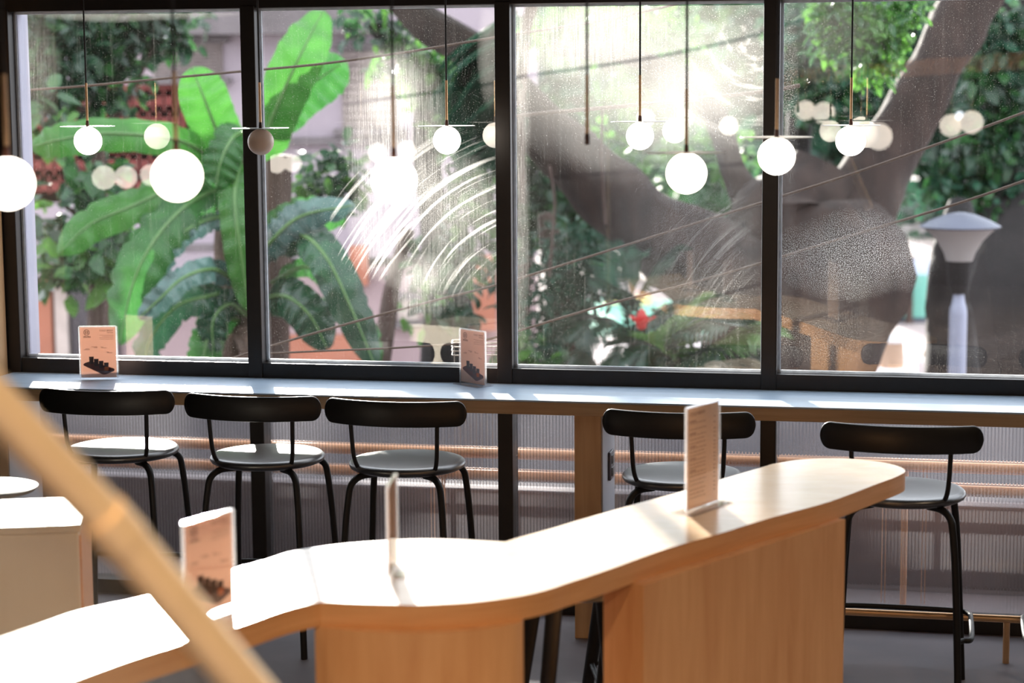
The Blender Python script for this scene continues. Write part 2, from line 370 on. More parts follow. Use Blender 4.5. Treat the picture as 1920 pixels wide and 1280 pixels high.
# floor, ceiling, walls
fl = [(-7, -5), (7, -5), (wp(SR + 2, 0).x, wp(SR + 2, 0).y), (wp(-6.5, 0).x, wp(-6.5, 0).y)]
bm = newbm(); prism(bm, [(-6.4, -5), (7, -5), tuple(wp(7.2, 0, 0.06))[:2], tuple(wp(-6.6, 0, 0.06))[:2]], -0.15, 0.0)
structure('floor', bm, M['concrete'])
bm = newbm(); prism(bm, [(-6.4, -5), (7, -5), tuple(wp(7.2, 0, 0.1))[:2], tuple(wp(-6.6, 0, 0.1))[:2]], CEIL, CEIL + 0.15)
structure('ceiling', bm, M['ceil'])
structure('wall_back', boxbm((0.3, -5.06, 1.5), (13.6, 0.12, 3.2)), M['wall_in'])
structure('wall_left', boxbm((-6.4, 1.8, 1.5), (0.12, 13.6, 3.2)), M['wall_in'])
structure('wall_right', boxbm((7.0, 0.4, 1.5), (0.12, 10.8, 3.2)), M['wall_in'])
# window wall: header, mullions, sill frame, base
def wbox(s0, s1, z0, z1, o0, o1, bev=0.0):
    return boxbm(((0, 0, 0)), (s1 - s0, o1 - o0, z1 - z0), None, bev), mw_at((s0 + s1) / 2, (z0 + z1) / 2, (o0 + o1) / 2)
def wst(name, s0, s1, z0, z1, o0, o1, mat, bev=0.002, smooth=False):
    b, mw = wbox(s0, s1, z0, z1, o0, o1, bev); return structure(name, b, mat, smooth, mw)
OI, OO = -0.005, 0.085
wst('trim_header', SL - 0.02, SR + 0.03, ZT, CEIL, OI, OO, M['frame'])
wst('trim_sill', SL - 0.02, SR + 0.03, 0.80, ZB, OI, OO, M['frame'])
wst('trim_base', SL - 0.02, SR + 0.03, 0.0, 0.055, OI, OO, M['frame'])
for i, s in enumerate(mull):
    a = MWID / 2
    wst('trim_mullion_%d' % (i + 1), s - a, s + a, 0.0, ZT + 0.01, OI - 0.006, OO, M['frame'], 0.004)
wst('wall_window_left', -6.6, SL - 0.03, 0, CEIL, -0.02, 0.1, M['wall_in'])
wst('wall_window_right', SR + 0.03, 7.2, 0, CEIL, -0.02, 0.1, M['wall_in'])
wst('trim_jamb', mull[0] + MWID / 2, mull[0] + MWID / 2 + 0.012, ZB, ZT, 0.045, 0.135, M['jamb'])
# wood clad pier at the left end of the windows
wst('wall_pier', SL - 0.42, SL - 0.022, 0, CEIL, -0.34, -0.02, M['leg_wood'], 0.004)
# window panes
# local coordinates of a pane: x from -0.44..0.44, z from -0.65..0.65 (centre 1.555)
ZC = (ZB + ZT) / 2
def px_local(i, px, py):
    s, z = ws(px, py, 0.04); sc = (mull[i] + mull[i + 1]) / 2; return s - sc, z - ZC
def B(i, px, py, rpx, rpy, amt, kind='c'):
    x, z = px_local(i, px, py); k = 7.1 / FPX; return (x, z, rpx * k, rpy * k, amt, kind)
x2, z2 = px_local(1, 960, 720)
glass = [
  dirt_glass('window_glass_film_one', 0.003, [B(0, 60, 120, 60, 120, 0.03, 'v'), B(0, 250, 20, 260, 22, 0.06)], 0.006, 0.8),
  dirt_glass('window_glass_film_two', 0.004, [B(1, 740, 240, 105, 170, 0.10, 'v'), B(1, 735, 170, 60, 80, 0.07, 'c'), B(1, 850, 430, 120, 150, 0.06, 'v'), B(1, 830, 380, 110, 90, 0.12, 's'), B(1, 780, 510, 90, 40, 0.05), B(1, 705, 430, 60, 110, 0.09, 'v'), B(1, 790, 550, 60, 60, 0.07, 'v'), B(1, 920, 100, 25, 110, 0.04)], 0.006, 1.0,
             arcs=[(px_local(1, 1030, 640)[0], px_local(1, 1030, 640)[1], 0, 0, 0.33, 60.0, px_local(1, 850, 400)[0], px_local(1, 850, 400)[1], 0.25),
                   (px_local(1, 1100, 360)[0], px_local(1, 1000, 760)[1], 0, 0, 0.75, 50.0, px_local(1, 700, 420)[0], px_local(1, 700, 420)[1], 0.17)]),
  dirt_glass('window_glass_film_three', 0.008, [B(2, 1200, 110, 360, 230, 0.095, 'c'), B(2, 1090, 60, 200, 90, 0.08, 'v'), B(2, 1240, 230, 200, 120, 0.05), B(2, 1340, 160, 130, 120, 0.05), B(2, 1300, 450, 190, 170, 0.12, 's'), B(2, 1300, 450, 200, 200, 0.022), B(2, 970, 300, 26, 380, 0.07, 'v')], 0.016, 1.2,
             arcs=[(px_local(2, 1420, 60)[0], px_local(2, 1420, 60)[1], 0, 0, 0.15, 30.0, px_local(2, 1390, 160)[0], px_local(2, 1390, 160)[1], 0.2),
                   (px_local(2, 1600, 300)[0], px_local(2, 1500, 700)[1], 0, 0, 0.10, 80.0, px_local(2, 1330, 470)[0], px_local(2, 1330, 470)[1], 0.2)]),
  dirt_glass('window_glass_film_four', 0.0015, [B(3, 1600, 480, 160, 90, 0.55, 's'), B(3, 1600, 440, 170, 150, 0.004), B(3, 1560, 620, 110, 80, 0.06, 's'), B(3, 1475, 300, 22, 420, 0.09, 's'), B(3, 1540, 60, 120, 90, 0.02), B(3, 1700, 430, 40, 110, 0.03, 'v')], 0.005, 1.0),
  dirt_glass('window_glass_film_five', 0.012, [], 0.01, 1.0)]
for i in range(len(mull) - 1):
    s0, s1 = mull[i] + MWID / 2, mull[i + 1] - MWID / 2
    sc = (mull[i] + mull[i + 1]) / 2
    wr = tag(empty('window_%d' % (i + 1), wp(sc, ZC, 0.04), -ALPHA), kind='structure')
    bmg = newbm()
    v = [bmg.verts.new(p) for p in ((s0 - sc, 0, ZB - ZC), (s1 - sc, 0, ZB - ZC), (s1 - sc, 0, ZT - ZC), (s0 - sc, 0, ZT - ZC))]
    bmg.faces.new(v)
    o = link('pane', bmg, glass[min(i, 4)], wr, False); o['kind'] = 'structure'; o.rotation_euler = (0, 0, -PANE_TURN)   # the panes sit slightly turned in their frames
    bmg = newbm(); e = 0.009
    for (c, s) in (((0, .006, ZB - ZC + e / 2), (s1 - s0, 0.012, e)), ((0, .006, ZT - ZC - e / 2), (s1 - s0, 0.012, e)),
                   ((s0 - sc + e / 2, .006, 0), (e, 0.012, ZT - ZB)), ((s1 - sc - e / 4, .006, 0), (e / 2, 0.012, ZT - ZB))):
        box(bmg, c, s)
    o = link('sealant_bead', bmg, M['frame_edge'], wr, False); o['kind'] = 'structure'
    # fluted glass below the counter
    bmg = newbm(); nfl = 74; zs = (0.055, 0.80)
    W = s1 - s0; cols = []
    sub = 6
    for k in range(nfl * sub + 1):
        xx = s0 - sc + W * k / (nfl * sub)
        yy = 0.0036 * math.sin(2 * PI * k / sub)
        cols.append([bmg.verts.new((xx, yy, z - ZC)) for z in zs])
    for a, b in zip(cols, cols[1:]): bmg.faces.new((a[0], b[0], b[1], a[1]))
    M_fl = M.get('fluted')
    if not M_fl:
        m, t, ns, L = nt('fluted_dusty_glass')
        out = N(t, 'ShaderNodeOutputMaterial'); g = N(t, 'ShaderNodeBsdfRefraction'); g.inputs['Roughness'].default_value = 0.06; g.inputs['IOR'].default_value = 1.12
        trn = N(t, 'ShaderNodeBsdfTransparent'); trn.inputs[0].default_value = (0.94, 0.94, 0.95, 1)
        m0 = N(t, 'ShaderNodeMixShader'); m0.inputs[0].default_value = 0.42; L.new(trn.outputs[0], m0.inputs[1]); L.new(g.outputs[0], m0.inputs[2])
        d = N(t, 'ShaderNodeBsdfTranslucent'); d.inputs[0].default_value = (0.35, 0.34, 0.37, 1)
        df = N(t, 'ShaderNodeBsdfDiffuse'); df.inputs[0].default_value = (0.42, 0.40, 0.43, 1)
        ma = N(t, 'ShaderNodeMixShader'); ma.inputs[0].default_value = 0.55; L.new(d.outputs[0], ma.inputs[1]); L.new(df.outputs[0], ma.inputs[2])
        mb = N(t, 'ShaderNodeMixShader'); mb.inputs[0].default_value = 0.10; L.new(m0.outputs[0], mb.inputs[1]); L.new(ma.outputs[0], mb.inputs[2])
        gl = N(t, 'ShaderNodeBsdfGlossy'); gl.inputs['Roughness'].default_value = 0.12
        mc = N(t, 'ShaderNodeMixShader'); mc.inputs[0].default_value = 0.07; L.new(mb.outputs[0], mc.inputs[1]); L.new(gl.outputs[0], mc.inputs[2])
        L.new(mc.outputs[0], out.inputs[0]); M['fluted'] = M_fl = m
    o = link('fluted_panel', bmg, M_fl, wr, True); o['kind'] = 'structure'

# window counter along the glass
CT, CD, CTH = 0.85, 0.365, 0.044
root = tag(empty('window_counter', wp(1.5, 0, -CD / 2), -ALPHA), 'long wooden bar counter with bluish reflection coloured into the top running under the windows', 'counter')
cs0, cs1 = SL - 0.005, SR
def cl(s, z, off): return Vector((s - 1.5, off + CD / 2, z))
lead = 'worktop'
link(lead, boxbm(cl((cs0 + cs1) / 2, CT - 0.003, -CD / 2 - 0.006), (cs1 - cs0, CD - 0.004, 0.006), None, 0.001), M['counter_top'], root, False)
link('apron', boxbm(cl((cs0 + cs1) / 2, CT - 0.006 - CTH / 2, -CD / 2 - 0.006), (cs1 - cs0, CD - 0.004, CTH), None, 0.003), M['counter_edge'], root, False)
sA = ws(1077, 900, -0.30)[0]; sB = ws(1127, 900, -0.30)[0]
for sx in (sA, SL + 0.005 + 0.0, 2.85):
    lw = sB - sA
    g = link('leg', boxbm(cl(sx + lw / 2, (CT - 0.05) / 2, -0.16), (lw, 0.28, CT - 0.05), None, 0.002), M['leg_wood'], root, False)
    g2 = link('lit_side_sheet', boxbm(cl(sx + lw + 0.003, (CT - 0.06) / 2, -0.16), (0.005, 0.27, CT - 0.07), None, 0.001), M['lit_side_grey'], g, False)  # grey sheet paints in the light falling on the leg's side
pr = (ws(1150, 862, -0.12)[0]); 
o = tag(empty('power_socket', wp(sA + lw + 0.006, 0.59, -0.14), -ALPHA), 'dark grey power socket on the side of the wooden counter leg', 'power socket')
link('faceplate', boxbm((0.005, 0, 0), (0.009, 0.085, 0.10), None, 0.003), M['outlet'], o)
for dz in (0.022, -0.022):
    link('outlet_insert', boxbm((0.0105, -0.0, dz), (0.004, 0.045, 0.03), None, 0.001), M['outlet_dark'], o)
# brass foot rail
RZ = 0.150
rr = tag(empty('foot_rail', wp(1.3, 0, -0.34), -ALPHA), 'slim brass foot rail on posts below the window counter', 'foot rail')
link('rail', tubebm([(-0.55 + k * 0.2, 0, RZ) for k in range(24)], 0.0125, 12), M['brass'], rr)
sp_ = ws(1886, 1230, -0.34)[0]
for sx in (sp_, sp_ - 1.85, sp_ + 1.85):
    link('post', tubebm([(sx - 1.3, 0, 0), (sx - 1.3, 0, RZ - 0.01)], 0.011, 12), M['brass'], rr)

# ================================================================== STOOLS
def make_stool():
    root = empty('bar_stool')
    SH = 0.665
    link('seat', lathebm([(0, SH + 0.001), (0.10, SH + 0.0005), (0.176, SH), (0.190, SH - 0.002), (0.1965, SH - 0.008), (0.198, SH - 0.016), (0.194, SH - 0.024), (0.182, SH - 0.030), (0, SH - 0.030)], 56), M['black_seat'], root)
    # backrest: curved plank with rounded ends (ring of a rounded-rectangle outline along an arc)
    Rb = 0.47; cy = -0.210 + Rb; W2 = 0.258; zc = 0.850; H2 = 0.0425; th = 0.018
    bm = newbm(); nn = 64; front = []; back = []
    for k in range(nn + 1):
        u = math.sin(PI / 2 * (-1 + 2 * k / nn)); s = W2 * u
        e = max(0.0, (abs(s) - (W2 - 0.036)) / 0.036); h = H2 * max(0.0, 1 - min(1, e) ** 2.3) ** (1 / 2.3); h = max(h, 0.004)
        a = s / Rb
        ring = []
        for (rr_, zz) in ((Rb, -1), (Rb, 1), (Rb - th, 1), (Rb - th, -1)):
            ring.append((rr_, zz))
        pr_ = []
        seg = 5
        prof = []
        for q in range(seg + 1):   # rounded top
            b = PI * q / seg; prof.append((Rb - th / 2 + th / 2 * math.cos(b), h - 0.005 + 0.005 * math.sin(b)))
        for q in range(seg + 1):
            b = PI + PI * q / seg; prof.append((Rb - th / 2 + th / 2 * math.cos(b), -h + 0.005 + 0.005 * math.sin(b)))
        pr_ = [bm.verts.new((r_ * math.sin(a), cy - r_ * math.cos(a), zc + z_)) for (r_, z_) in prof]
        front.append(pr_)
    for a_, b_ in zip(front, front[1:]):
        n_ = len(a_)
        for q in range(n_): bm.faces.new((a_[q], a_[(q + 1) % n_], b_[(q + 1) % n_], b_[q]))
    bm.faces.new(front[0][::-1]); bm.faces.new(front[-1])
    link('backrest', bm, M['black_back'], root)
    for sx in (-1, 1):
        yb = cy - (Rb - th - 0.006) * math.cos(0.148 / Rb)
        link('back_post', tubebm(catmull([(sx * 0.150, yb, 0.86), (sx * 0.147, yb + 0.006, 0.77), (sx * 0.143, yb + 0.014, 0.70), (sx * 0.135, yb + 0.026, 0.662), (sx * 0.122, yb + 0.045, 0.645)], 5), 0.0075, 12), M['black'], root)
        # rear leg
        link('leg', tubebm(catmull([(sx * 0.085, -0.09, 0.627), (sx * 0.125, -0.125, 0.625), (sx * 0.150, -0.150, 0.605), (sx * 0.160, -0.162, 0.56), (sx * 0.172, -0.180, 0.40), (sx * 0.188, -0.205, 0.0)], 6), 0.0115, 12), M['black'], root)
        link('leg', tubebm(catmull([(sx * 0.085, 0.09, 0.627), (sx * 0.130, 0.125, 0.625), (sx * 0.156, 0.148, 0.605), (sx * 0.166, 0.156, 0.56), (sx * 0.178, 0.170, 0.40), (sx * 0.198, 0.195, 0.0)], 6), 0.0115, 12), M['black'], root)
    zf = 0.228
    # footrest bar: runs along the front outside the legs, round both sides, and ends on the rear legs
    P = [(-0.168, -0.150, zf), (-0.198, -0.160, zf), (-0.222, -0.13, zf), (-0.222, 0.10, zf), (-0.215, 0.16, zf), (-0.175, 0.192, zf), (0, 0.200, zf), (0.175, 0.192, zf), (0.215, 0.16, zf), (0.222, 0.10, zf), (0.222, -0.13, zf), (0.198, -0.160, zf), (0.168, -0.150, zf)]
    P = [(-0.176, -0.192, zf)] + [(-0.150, -0.215, zf), (-0.125, -0.195, zf)][:0] + P[1:-1] + [(0.176, -0.192, zf)]
    link('footrest', tubebm(catmull(P, 5), 0.0085, 10), M['black'], root)
    return root
def copy_tree(o, parent=None):
    c = o.copy(); C.objects.link(c)
    if parent:
        c.parent = parent; c.matrix_parent_inverse = o.matrix_parent_inverse.copy()
    for ch in list(o.children): copy_tree(ch, c)
    return c
stool0 = make_stool()
stool_spots = [  # seat centre pixel and distance, turn, label
  (230, 853, 6.88, 3, 'black bar stool at the left end of the window counter, behind the brass handrail'),
  (502, 860, 6.73, -1, 'black bar stool below the window post between the two left windows'),
  (764, 868, 6.60, -1, 'black bar stool just left of the second acrylic menu stand on the counter'),
  (1280, 889, 6.34, 1, 'black bar stool beside the wooden counter leg, behind the tall menu holder'),
  (1690, 920, 6.06, -1, 'black bar stool beyond the rounded end of the wooden bar, legs in full view'),
  (2068, 940, 5.93, 0, 'black bar stool cut off by the right edge of the photo')]
for i, (px, py, D, tw, lab) in enumerate(stool_spots):
    o = stool0 if i == 0 else copy_tree(stool0)
    p = at(px, py, D); o.location = (p.x, p.y, 0); o.rotation_euler = (0, 0, -ALPHA + R(tw))
    tag(o, lab, 'stool', 'black bar stools along the window counter')

# backless stools tucked under the far side of the wooden bar
def make_backless():
    root = empty('backless_stool')
    link('seat', lathebm([(0, 0.64), (0.15, 0.64), (0.168, 0.636), (0.172, 0.628), (0.168, 0.618), (0.15, 0.612), (0, 0.612)], 40), M['black_seat'], root)
    for k in range(4):
        a = PI / 4 + k * PI / 2
        t = Vector((math.cos(a) * 0.125, math.sin(a) * 0.125, 0.614)); b = Vector((math.cos(a) * 0.235, math.sin(a) * 0.235, 0.0))
        link('leg', tubebm([t, t.lerp(b, 0.5), b], [0.022, 0.020, 0.017], 14), M['black'], root)
    bm = newbm(); q = 0.20; zz = 0.2
    pts = [Vector((math.cos(PI / 4 + k * PI / 2) * 0.198, math.sin(PI / 4 + k * PI / 2) * 0.198, zz)) for k in range(4)]
    for a, b in zip(pts, pts[1:] + pts[:1]): tube(bm, [a, b], 0.008, 10)
    link('footrest', bm, M['black'], root)
    return root
b0 = make_backless()
for i, (px, py, D, tw, lab) in enumerate([(1085, 1080, 5.05, 14, 'black backless stool tucked under the bar, filling the gap between the pedestals'),
                                         (1208, 1010, 5.62, 4, 'black backless stool standing further back, behind the straight bar pedestal')]):
    o = b0 if i == 0 else copy_tree(b0)
    p = at(px, py, D); o.location = (p.x, p.y, 0); o.rotation_euler = (0, 0, R(tw))
    tag(o, lab, 'stool', 'backless stools under the wooden bar')

# ================================================================== WOODEN BAR
BT, BTH = 0.85, 0.052
back_edge = [(-260, 1285), (-100, 1228), (66, 1172), (150, 1144), (258, 1121), (337, 1097), (431, 1068), (505, 1047), (552, 1032), (635, 1020), (730, 1012), (790, 1009.5), (858, 1010.5), (905, 1013), (947, 1015)]
back2 = [(947, 1015), (980, 1005), (1034, 990), (1077, 977), (1171, 950), (1277, 921), (1355, 897), (1427, 876), (1456, 868), (1511, 860.5), (1579, 859), (1638, 864), (1674, 870.5), (1692, 877), (1697.5, 882)]
front = [(1697, 884), (1692, 888), (1672, 897), (1647, 906), (1556, 940), (1465, 965), (1420, 978), (1346, 1001), (1252, 1028), (1159, 1061), (1107, 1079), (1066, 1092), (1027, 1105), (975, 1117), (910, 1126), (858, 1130.5), (780, 1134), (739, 1133), (671, 1131), (600, 1128)]
front2 = [(600, 1128), (537, 1143), (478, 1163), (434, 1178), (328, 1210), (234, 1240), (100, 1290), (-60, 1350), (-260, 1430)]
def smooth_out(pts, n=4): return [tuple(v)[:2] for v in catmull([atz(x, y, BT) for (x, y) in pts], n)]
outl = smooth_out(back_edge) + smooth_out(back2)[1:] + smooth_out(front) + smooth_out(front2)[1:]
cl_ = []
for p in outl:
    if not cl_ or (Vector(p) - Vector(cl_[-1])).length > 0.002: cl_.append(p)
outl = cl_
bar = tag(empty('wooden_bar', (0.2, 4.3, 0)), 'long blonde wooden bar with wavy outline standing on two panelled pedestals', 'bar')
L0 = Vector((0.2, 4.3, 0))
bm = newbm(); prism(bm, [(p[0] - L0.x, p[1] - L0.y) for p in outl], BT - BTH, BT, 0, 1)
link('bar_top', bm, [M['bar_top'], M['bar_edge']], bar, False)
def inner(px, py, z=BT - BTH): p = atz(px, py, z); return (p.x - L0.x, p.y - L0.y)
# pedestal under the bulge: follows the bulge, ends square
fr = [inner(x, y) for (x, y) in [(590, 1172), (650, 1181), (720, 1186), (790, 1187), (850, 1184), (910, 1179), (960, 1170), (981, 1163)]]
fr = [tuple(v)[:2] for v in catmull([Vector((a, b, 0)) for a, b in fr], 4)]
bk = [(fr[-1][0] + 0.0, fr[-1][1] + 0.16), (0.1 - 0.2 - 0.18, 0.36), (fr[0][0] + 0.02, fr[0][1] + 0.34)]
bm = newbm(); prism(bm, fr + [(fr[-1][0] - 0.01, fr[-1][1] + 0.30), (fr[0][0] - 0.0, fr[0][1] + 0.34)], 0.0, BT - BTH)
link('curved_pedestal', bm, M['bar_body'], bar, True)
xa, ya = fr[-1][0] - 0.01, fr[-1][1] + 0.30; xb, yb_ = fr[0][0], fr[0][1] + 0.34
va = Vector((xa, ya, 0)); vb = Vector((xb, yb_, 0)); dn = Vector((-(va - vb).y, (va - vb).x, 0)).normalized()
bm = newbm(); prism(bm, [tuple(va + dn * .002)[:2], tuple(vb + dn * .002)[:2], tuple(vb + dn * .012)[:2], tuple(va + dn * .012)[:2]], 0.0, BT - BTH - 0.002)
link('reflection_blocker', bm, M['wall_in'], bar, False)  # added dark sheet, dims the pedestal's reflection in the window
# straight pedestal
p1 = inner(1143, 1112); p2 = inner(1207, 1097); p3 = inner(1585, 965 + 8)
d32 = (Vector(p3) - Vector(p2)).normalized(); nrm = Vector((-d32.y, d32.x))
p4 = Vector(p3) + nrm * 0.115; p5 = Vector(p2) + nrm * 0.115; 
bm = newbm(); prism(bm, [p2, p3, tuple(p4), tuple(p5)], 0.0, BT - BTH)
link('straight_pedestal', bm, M['bar_body'], bar, False)
# far left support panel of the bar
q1 = inner(-120, 1400); 
bm = newbm(); box(bm, (-1.52, -1.25, (BT - BTH) / 2), (0.05, 0.34, BT - BTH), Matrix.Rotation(R(-55), 3, 'Z'), 0.004)
link('end_panel', bm, M['bar_body'], bar, False)

# pale cabinet behind the bar's left end
cb = at(163, 1060, 4.95)
cab = tag(empty('cabinet', (cb.x - 0.335, cb.y + 0.2, 0), R(8)), 'pale birch cabinet behind the left end of the bar, seen through the glass balustrade', 'cabinet')
link('body', boxbm((0, 0.0, 0.39), (0.56, 0.36, 0.78), None, 0.006), M['cream'], cab, False)
link('top_board', boxbm((0, 0.0, 0.79), (0.57, 0.37, 0.02), None, 0.004), M['cream'], cab, False)
link('side_panel', boxbm((0.283, 0.0, 0.39), (0.006, 0.34, 0.76), None, 0.001), M['beam'], cab, False)
# small table, far left
tp = at(-25, 918, 5.75)
tb = tag(empty('small_table', (tp.x, tp.y, 0)), 'small table with weathered grey wooden top at the left edge, behind the handrail', 'table')
zt = tp.z
link('tabletop', lathebm([(0, zt + 0.012), (0.137, zt + 0.012), (0.150, zt + 0.008), (0.140, zt - 0.004), (0.10, zt - 0.012), (0, zt - 0.012)], 48), M['table_grey'], tb)
link('pedestal', lathebm([(0, zt - 0.01), (0.02, zt - 0.01), (0.02, 0.02), (0.13, 0.015), (0.13, 0.0), (0, 0)], 24), M['black'], tb)

# ================================================================== MENU HOLDERS
def text_mesh(s, size):
    cu = bpy.data.curves.new('t', 'FONT'); cu.body = s; cu.size = size; cu.align_x = 'LEFT'; cu.resolution_u = 2
    o = bpy.data.objects.new('t', cu); C.objects.link(o)
    dg = bpy.context.evaluated_depsgraph_get(); me = bpy.data.meshes.new_from_object(o.evaluated_get(dg))
    b = newbm(); b.from_mesh(me); C.objects.unlink(o); bpy.data.objects.remove(o); return b
def flat(bm, pts, y):
    bm.faces.new([bm.verts.new((p[0], y, p[1])) for p in pts])
def rect(bm, x0, z0, x1, z1, y): flat(bm, [(x0, z0), (x1, z0), (x1, z1), (x0, z1)], y)
def put_text(dst, s, size, x, z, y, right=False):
    b = text_mesh(s, size)
    wx = max(v.co.x for v in b.verts)
    vm = {}
    for v in b.verts: vm[v] = dst.verts.new((v.co.x + x - (wx if right else 0), y, v.co.y + z))
    for f in b.faces:
        try: dst.faces.new([vm[v] for v in f.verts])
        except ValueError: pass
    b.free()
def make_menu(w, h, loc, rz, label, list_menu=False, tee=True, double=False):
    root = tag(empty('menu_holder', loc, rz), label, 'menu holder')
    t = 0.0025; z0 = 0.005
    if tee:
        link('base', boxbm((0, 0, 0.002), (w + (0.0 if not list_menu else 0.04), 0.075 if not list_menu else 0.07, 0.004), None, 0.0008), M['acrylic_edge'], root, False)
    for y in (-0.0035, 0.0035):
        off = 0.0 if not double else (0.006 if y > 0 else 0)
        link('acrylic_sheet', boxbm((off, y + (0.004 if double and y > 0 else 0), z0 + h / 2), (w, 0.0015, h), None, 0.0003), M['acrylic'], root, False)
    bm = newbm(); e = 0.003
    box(bm, (-w / 2 - e / 2, 0, z0 + h / 2), (e, 0.009, h)); box(bm, (w / 2 + e / 2, 0, z0 + h / 2), (e, 0.009, h)); box(bm, (0, 0, z0 + h + e / 2), (w, 0.009, e))
    link('polished_edge', bm, M['acrylic_edge'], root, False)
    pw, ph = w - 0.004, h - 0.005
    pap = link('paper_insert', boxbm((0, 0, z0 + h / 2), (pw, 0.0008, ph)), M['paper2'] if list_menu else M['paper'], root, False)
    y = -0.0007
    X0, Z0 = -pw / 2, z0 + h / 2 - ph / 2
    if not list_menu:
        bm = newbm()   # round logo with two rings of marks and a scribbled name
        cx, cz = X0 + pw * 0.19, Z0 + ph * 0.895; r = pw * 0.085
        n = 28
        for k in range(n):
            a, b = 2 * PI * k / n, 2 * PI * (k + 1) / n
            flat(bm, [(cx + r * math.cos(a), cz + r * math.sin(a)), (cx + r * math.cos(b), cz + r * math.sin(b)), (cx + r * .84 * math.cos(b), cz + r * .84 * math.sin(b)), (cx + r * .84 * math.cos(a), cz + r * .84 * math.sin(a))], y)
        for dx in (-0.34, 0.34):
            for dz in (-0.27, 0.27):
                for k in range(10):
                    a, b = 2 * PI * k / 10, 2 * PI * (k + 1) / 10; q = r * 0.27; u, v = cx + dx * r, cz + dz * r
                    flat(bm, [(u + q * math.cos(a), v + q * math.sin(a)), (u + q * math.cos(b), v + q * math.sin(b)), (u + q * .5 * math.cos(b), v + q * .5 * math.sin(b)), (u + q * .5 * math.cos(a), v + q * .5 * math.sin(a))], y)
        xs = cx - pw * 0.10
        for k in range(14):
            x_a = xs + k * pw * 0.0155; za = cz - r * 1.45 + (0.0022 if k % 3 == 0 else 0.0006) * (1 if k % 2 else -0.6)
            rect(bm, x_a, cz - r * 1.55 - 0.0004, x_a + pw * 0.011, za + 0.0018, y)
        rect(bm, xs, cz - r * 1.78, xs + pw * 0.22, cz - r * 1.70, y)
        link('logo', bm, M['ink'], pap, False)
        bm = newbm()
        put_text(bm, 'COLD BREW', pw * 0.068, X0 + pw * 0.94, Z0 + ph * 0.915, y, True)
        put_text(bm, 'TASTERS', pw * 0.048, X0 + pw * 0.94, Z0 + ph * 0.878, y, True)
        link('heading_text', bm, M['ink'], pap, False)
        bm = newbm()
        for z_, a_ in ((0.835, 0.55), (0.81, 0.62), (0.785, 0.55), (0.755, 0.55)): rect(bm, X0 + pw * a_, Z0 + ph * z_, X0 + pw * 0.94, Z0 + ph * (z_ + 0.006), y)
        for (u, v, l) in ((.14, .565, .12), (.10, .548, .16), (.31, .605, .17), (.38, .588, .10), (.57, .60, .07), (.59, .583, .15), (.73, .50, .08), (.75, .485, .15)):
            rect(bm, X0 + pw * u, Z0 + ph * v, X0 + pw * (u + l), Z0 + ph * (v + 0.009), y)
        link('small_print', bm, M['ink_mid'], pap, False)
        bm = newbm()
        oc = [(.07, .265), (.10, .285), (.22, .315), (.30, .325), (.93, .175), (.945, .15), (.93, .125), (.72, .065), (.66, .055), (.60, .06), (.09, .235), (.07, .25)]
        flat(bm, [(X0 + pw * u, Z0 + ph * v) for u, v in oc], y)
        link('tray_picture', bm, M['tray_ink'], pap, False)
        bm = newbm()
        for (u, v) in ((.245, .27), (.38, .225), (.515, .185), (.66, .15)):
            flat(bm, [(X0 + pw * a, Z0 + ph * b) for a, b in ((u, v), (u + .11, v), (u + .125, v + .145), (u - .01, v + .145))], y - 0.0003)
        link('glasses_picture', bm, M['cup_ink'], pap, False)
        bm = newbm(); flat(bm, [(X0 + pw * a, Z0 + ph * b) for a, b in ((.665, .135), (.77, .135), (.785, .19), (.76, .21), (.68, .21), (.655, .19))], y - 0.0006)
        link('orange_drink_picture', bm, M['orange_ink'], pap, False)
    else:
        bm = newbm(); put_text(bm, 'COLD BREW', pw * 0.085, X0 + pw * 0.08, Z0 + ph * 0.92, y)
        link('heading_text', bm, M['ink'], pap, False)
        bm = newbm(); random.seed(3)
        for zz in (.86, .80, .74, .70, .66, .61, .575, .54, .49, .455, .42, .37, .335, .29, .25, .20, .16, .12):
            if zz in (.86, .74, .61, .49, .37): rect(bm, X0 + pw * .08, Z0 + ph * zz, X0 + pw * (.08 + .2), Z0 + ph * (zz + .012), y)
            xx = .08
            while xx < .55:
                l = random.uniform(.05, .12); rect(bm, X0 + pw * xx, Z0 + ph * (zz - .018), X0 + pw * min(.6, xx + l), Z0 + ph * (zz - .010), y); xx += l + .02
            rect(bm, X0 + pw * .84, Z0 + ph * zz, X0 + pw * .90, Z0 + ph * (zz + .012), y)
        link('menu_text', bm, M['ink_mid'], pap, False)
    return root
p = atz(186, 711, CT)
make_menu(0.135, 0.193, (p.x, p.y, CT), R(1), 'peach menu card in clear acrylic at the left end of the window counter', double=True, tee=False)
p = atz(887, 722, CT)
make_menu(0.140, 0.195, (p.x + 0.0, p.y, CT), R(-50), 'peach menu card in acrylic turned sideways on the window counter near the middle post')
p = atz(395, 1152, BT)
make_menu(0.150, 0.200, (p.x, p.y, BT), R(58), 'clear acrylic holder with drink picture card on the bar beside the brass handrail')
p = atz(737, 1070, BT)
make_menu(0.140, 0.200, (p.x, p.y, BT), R(86), 'acrylic menu holder seen edge-on in the middle of the wooden bar')
p = atz(1317, 952, BT)
make_menu(0.160, 0.262, (p.x, p.y, BT), R(54), 'tall acrylic holder with a printed menu list near the right end of the bar', list_menu=True)

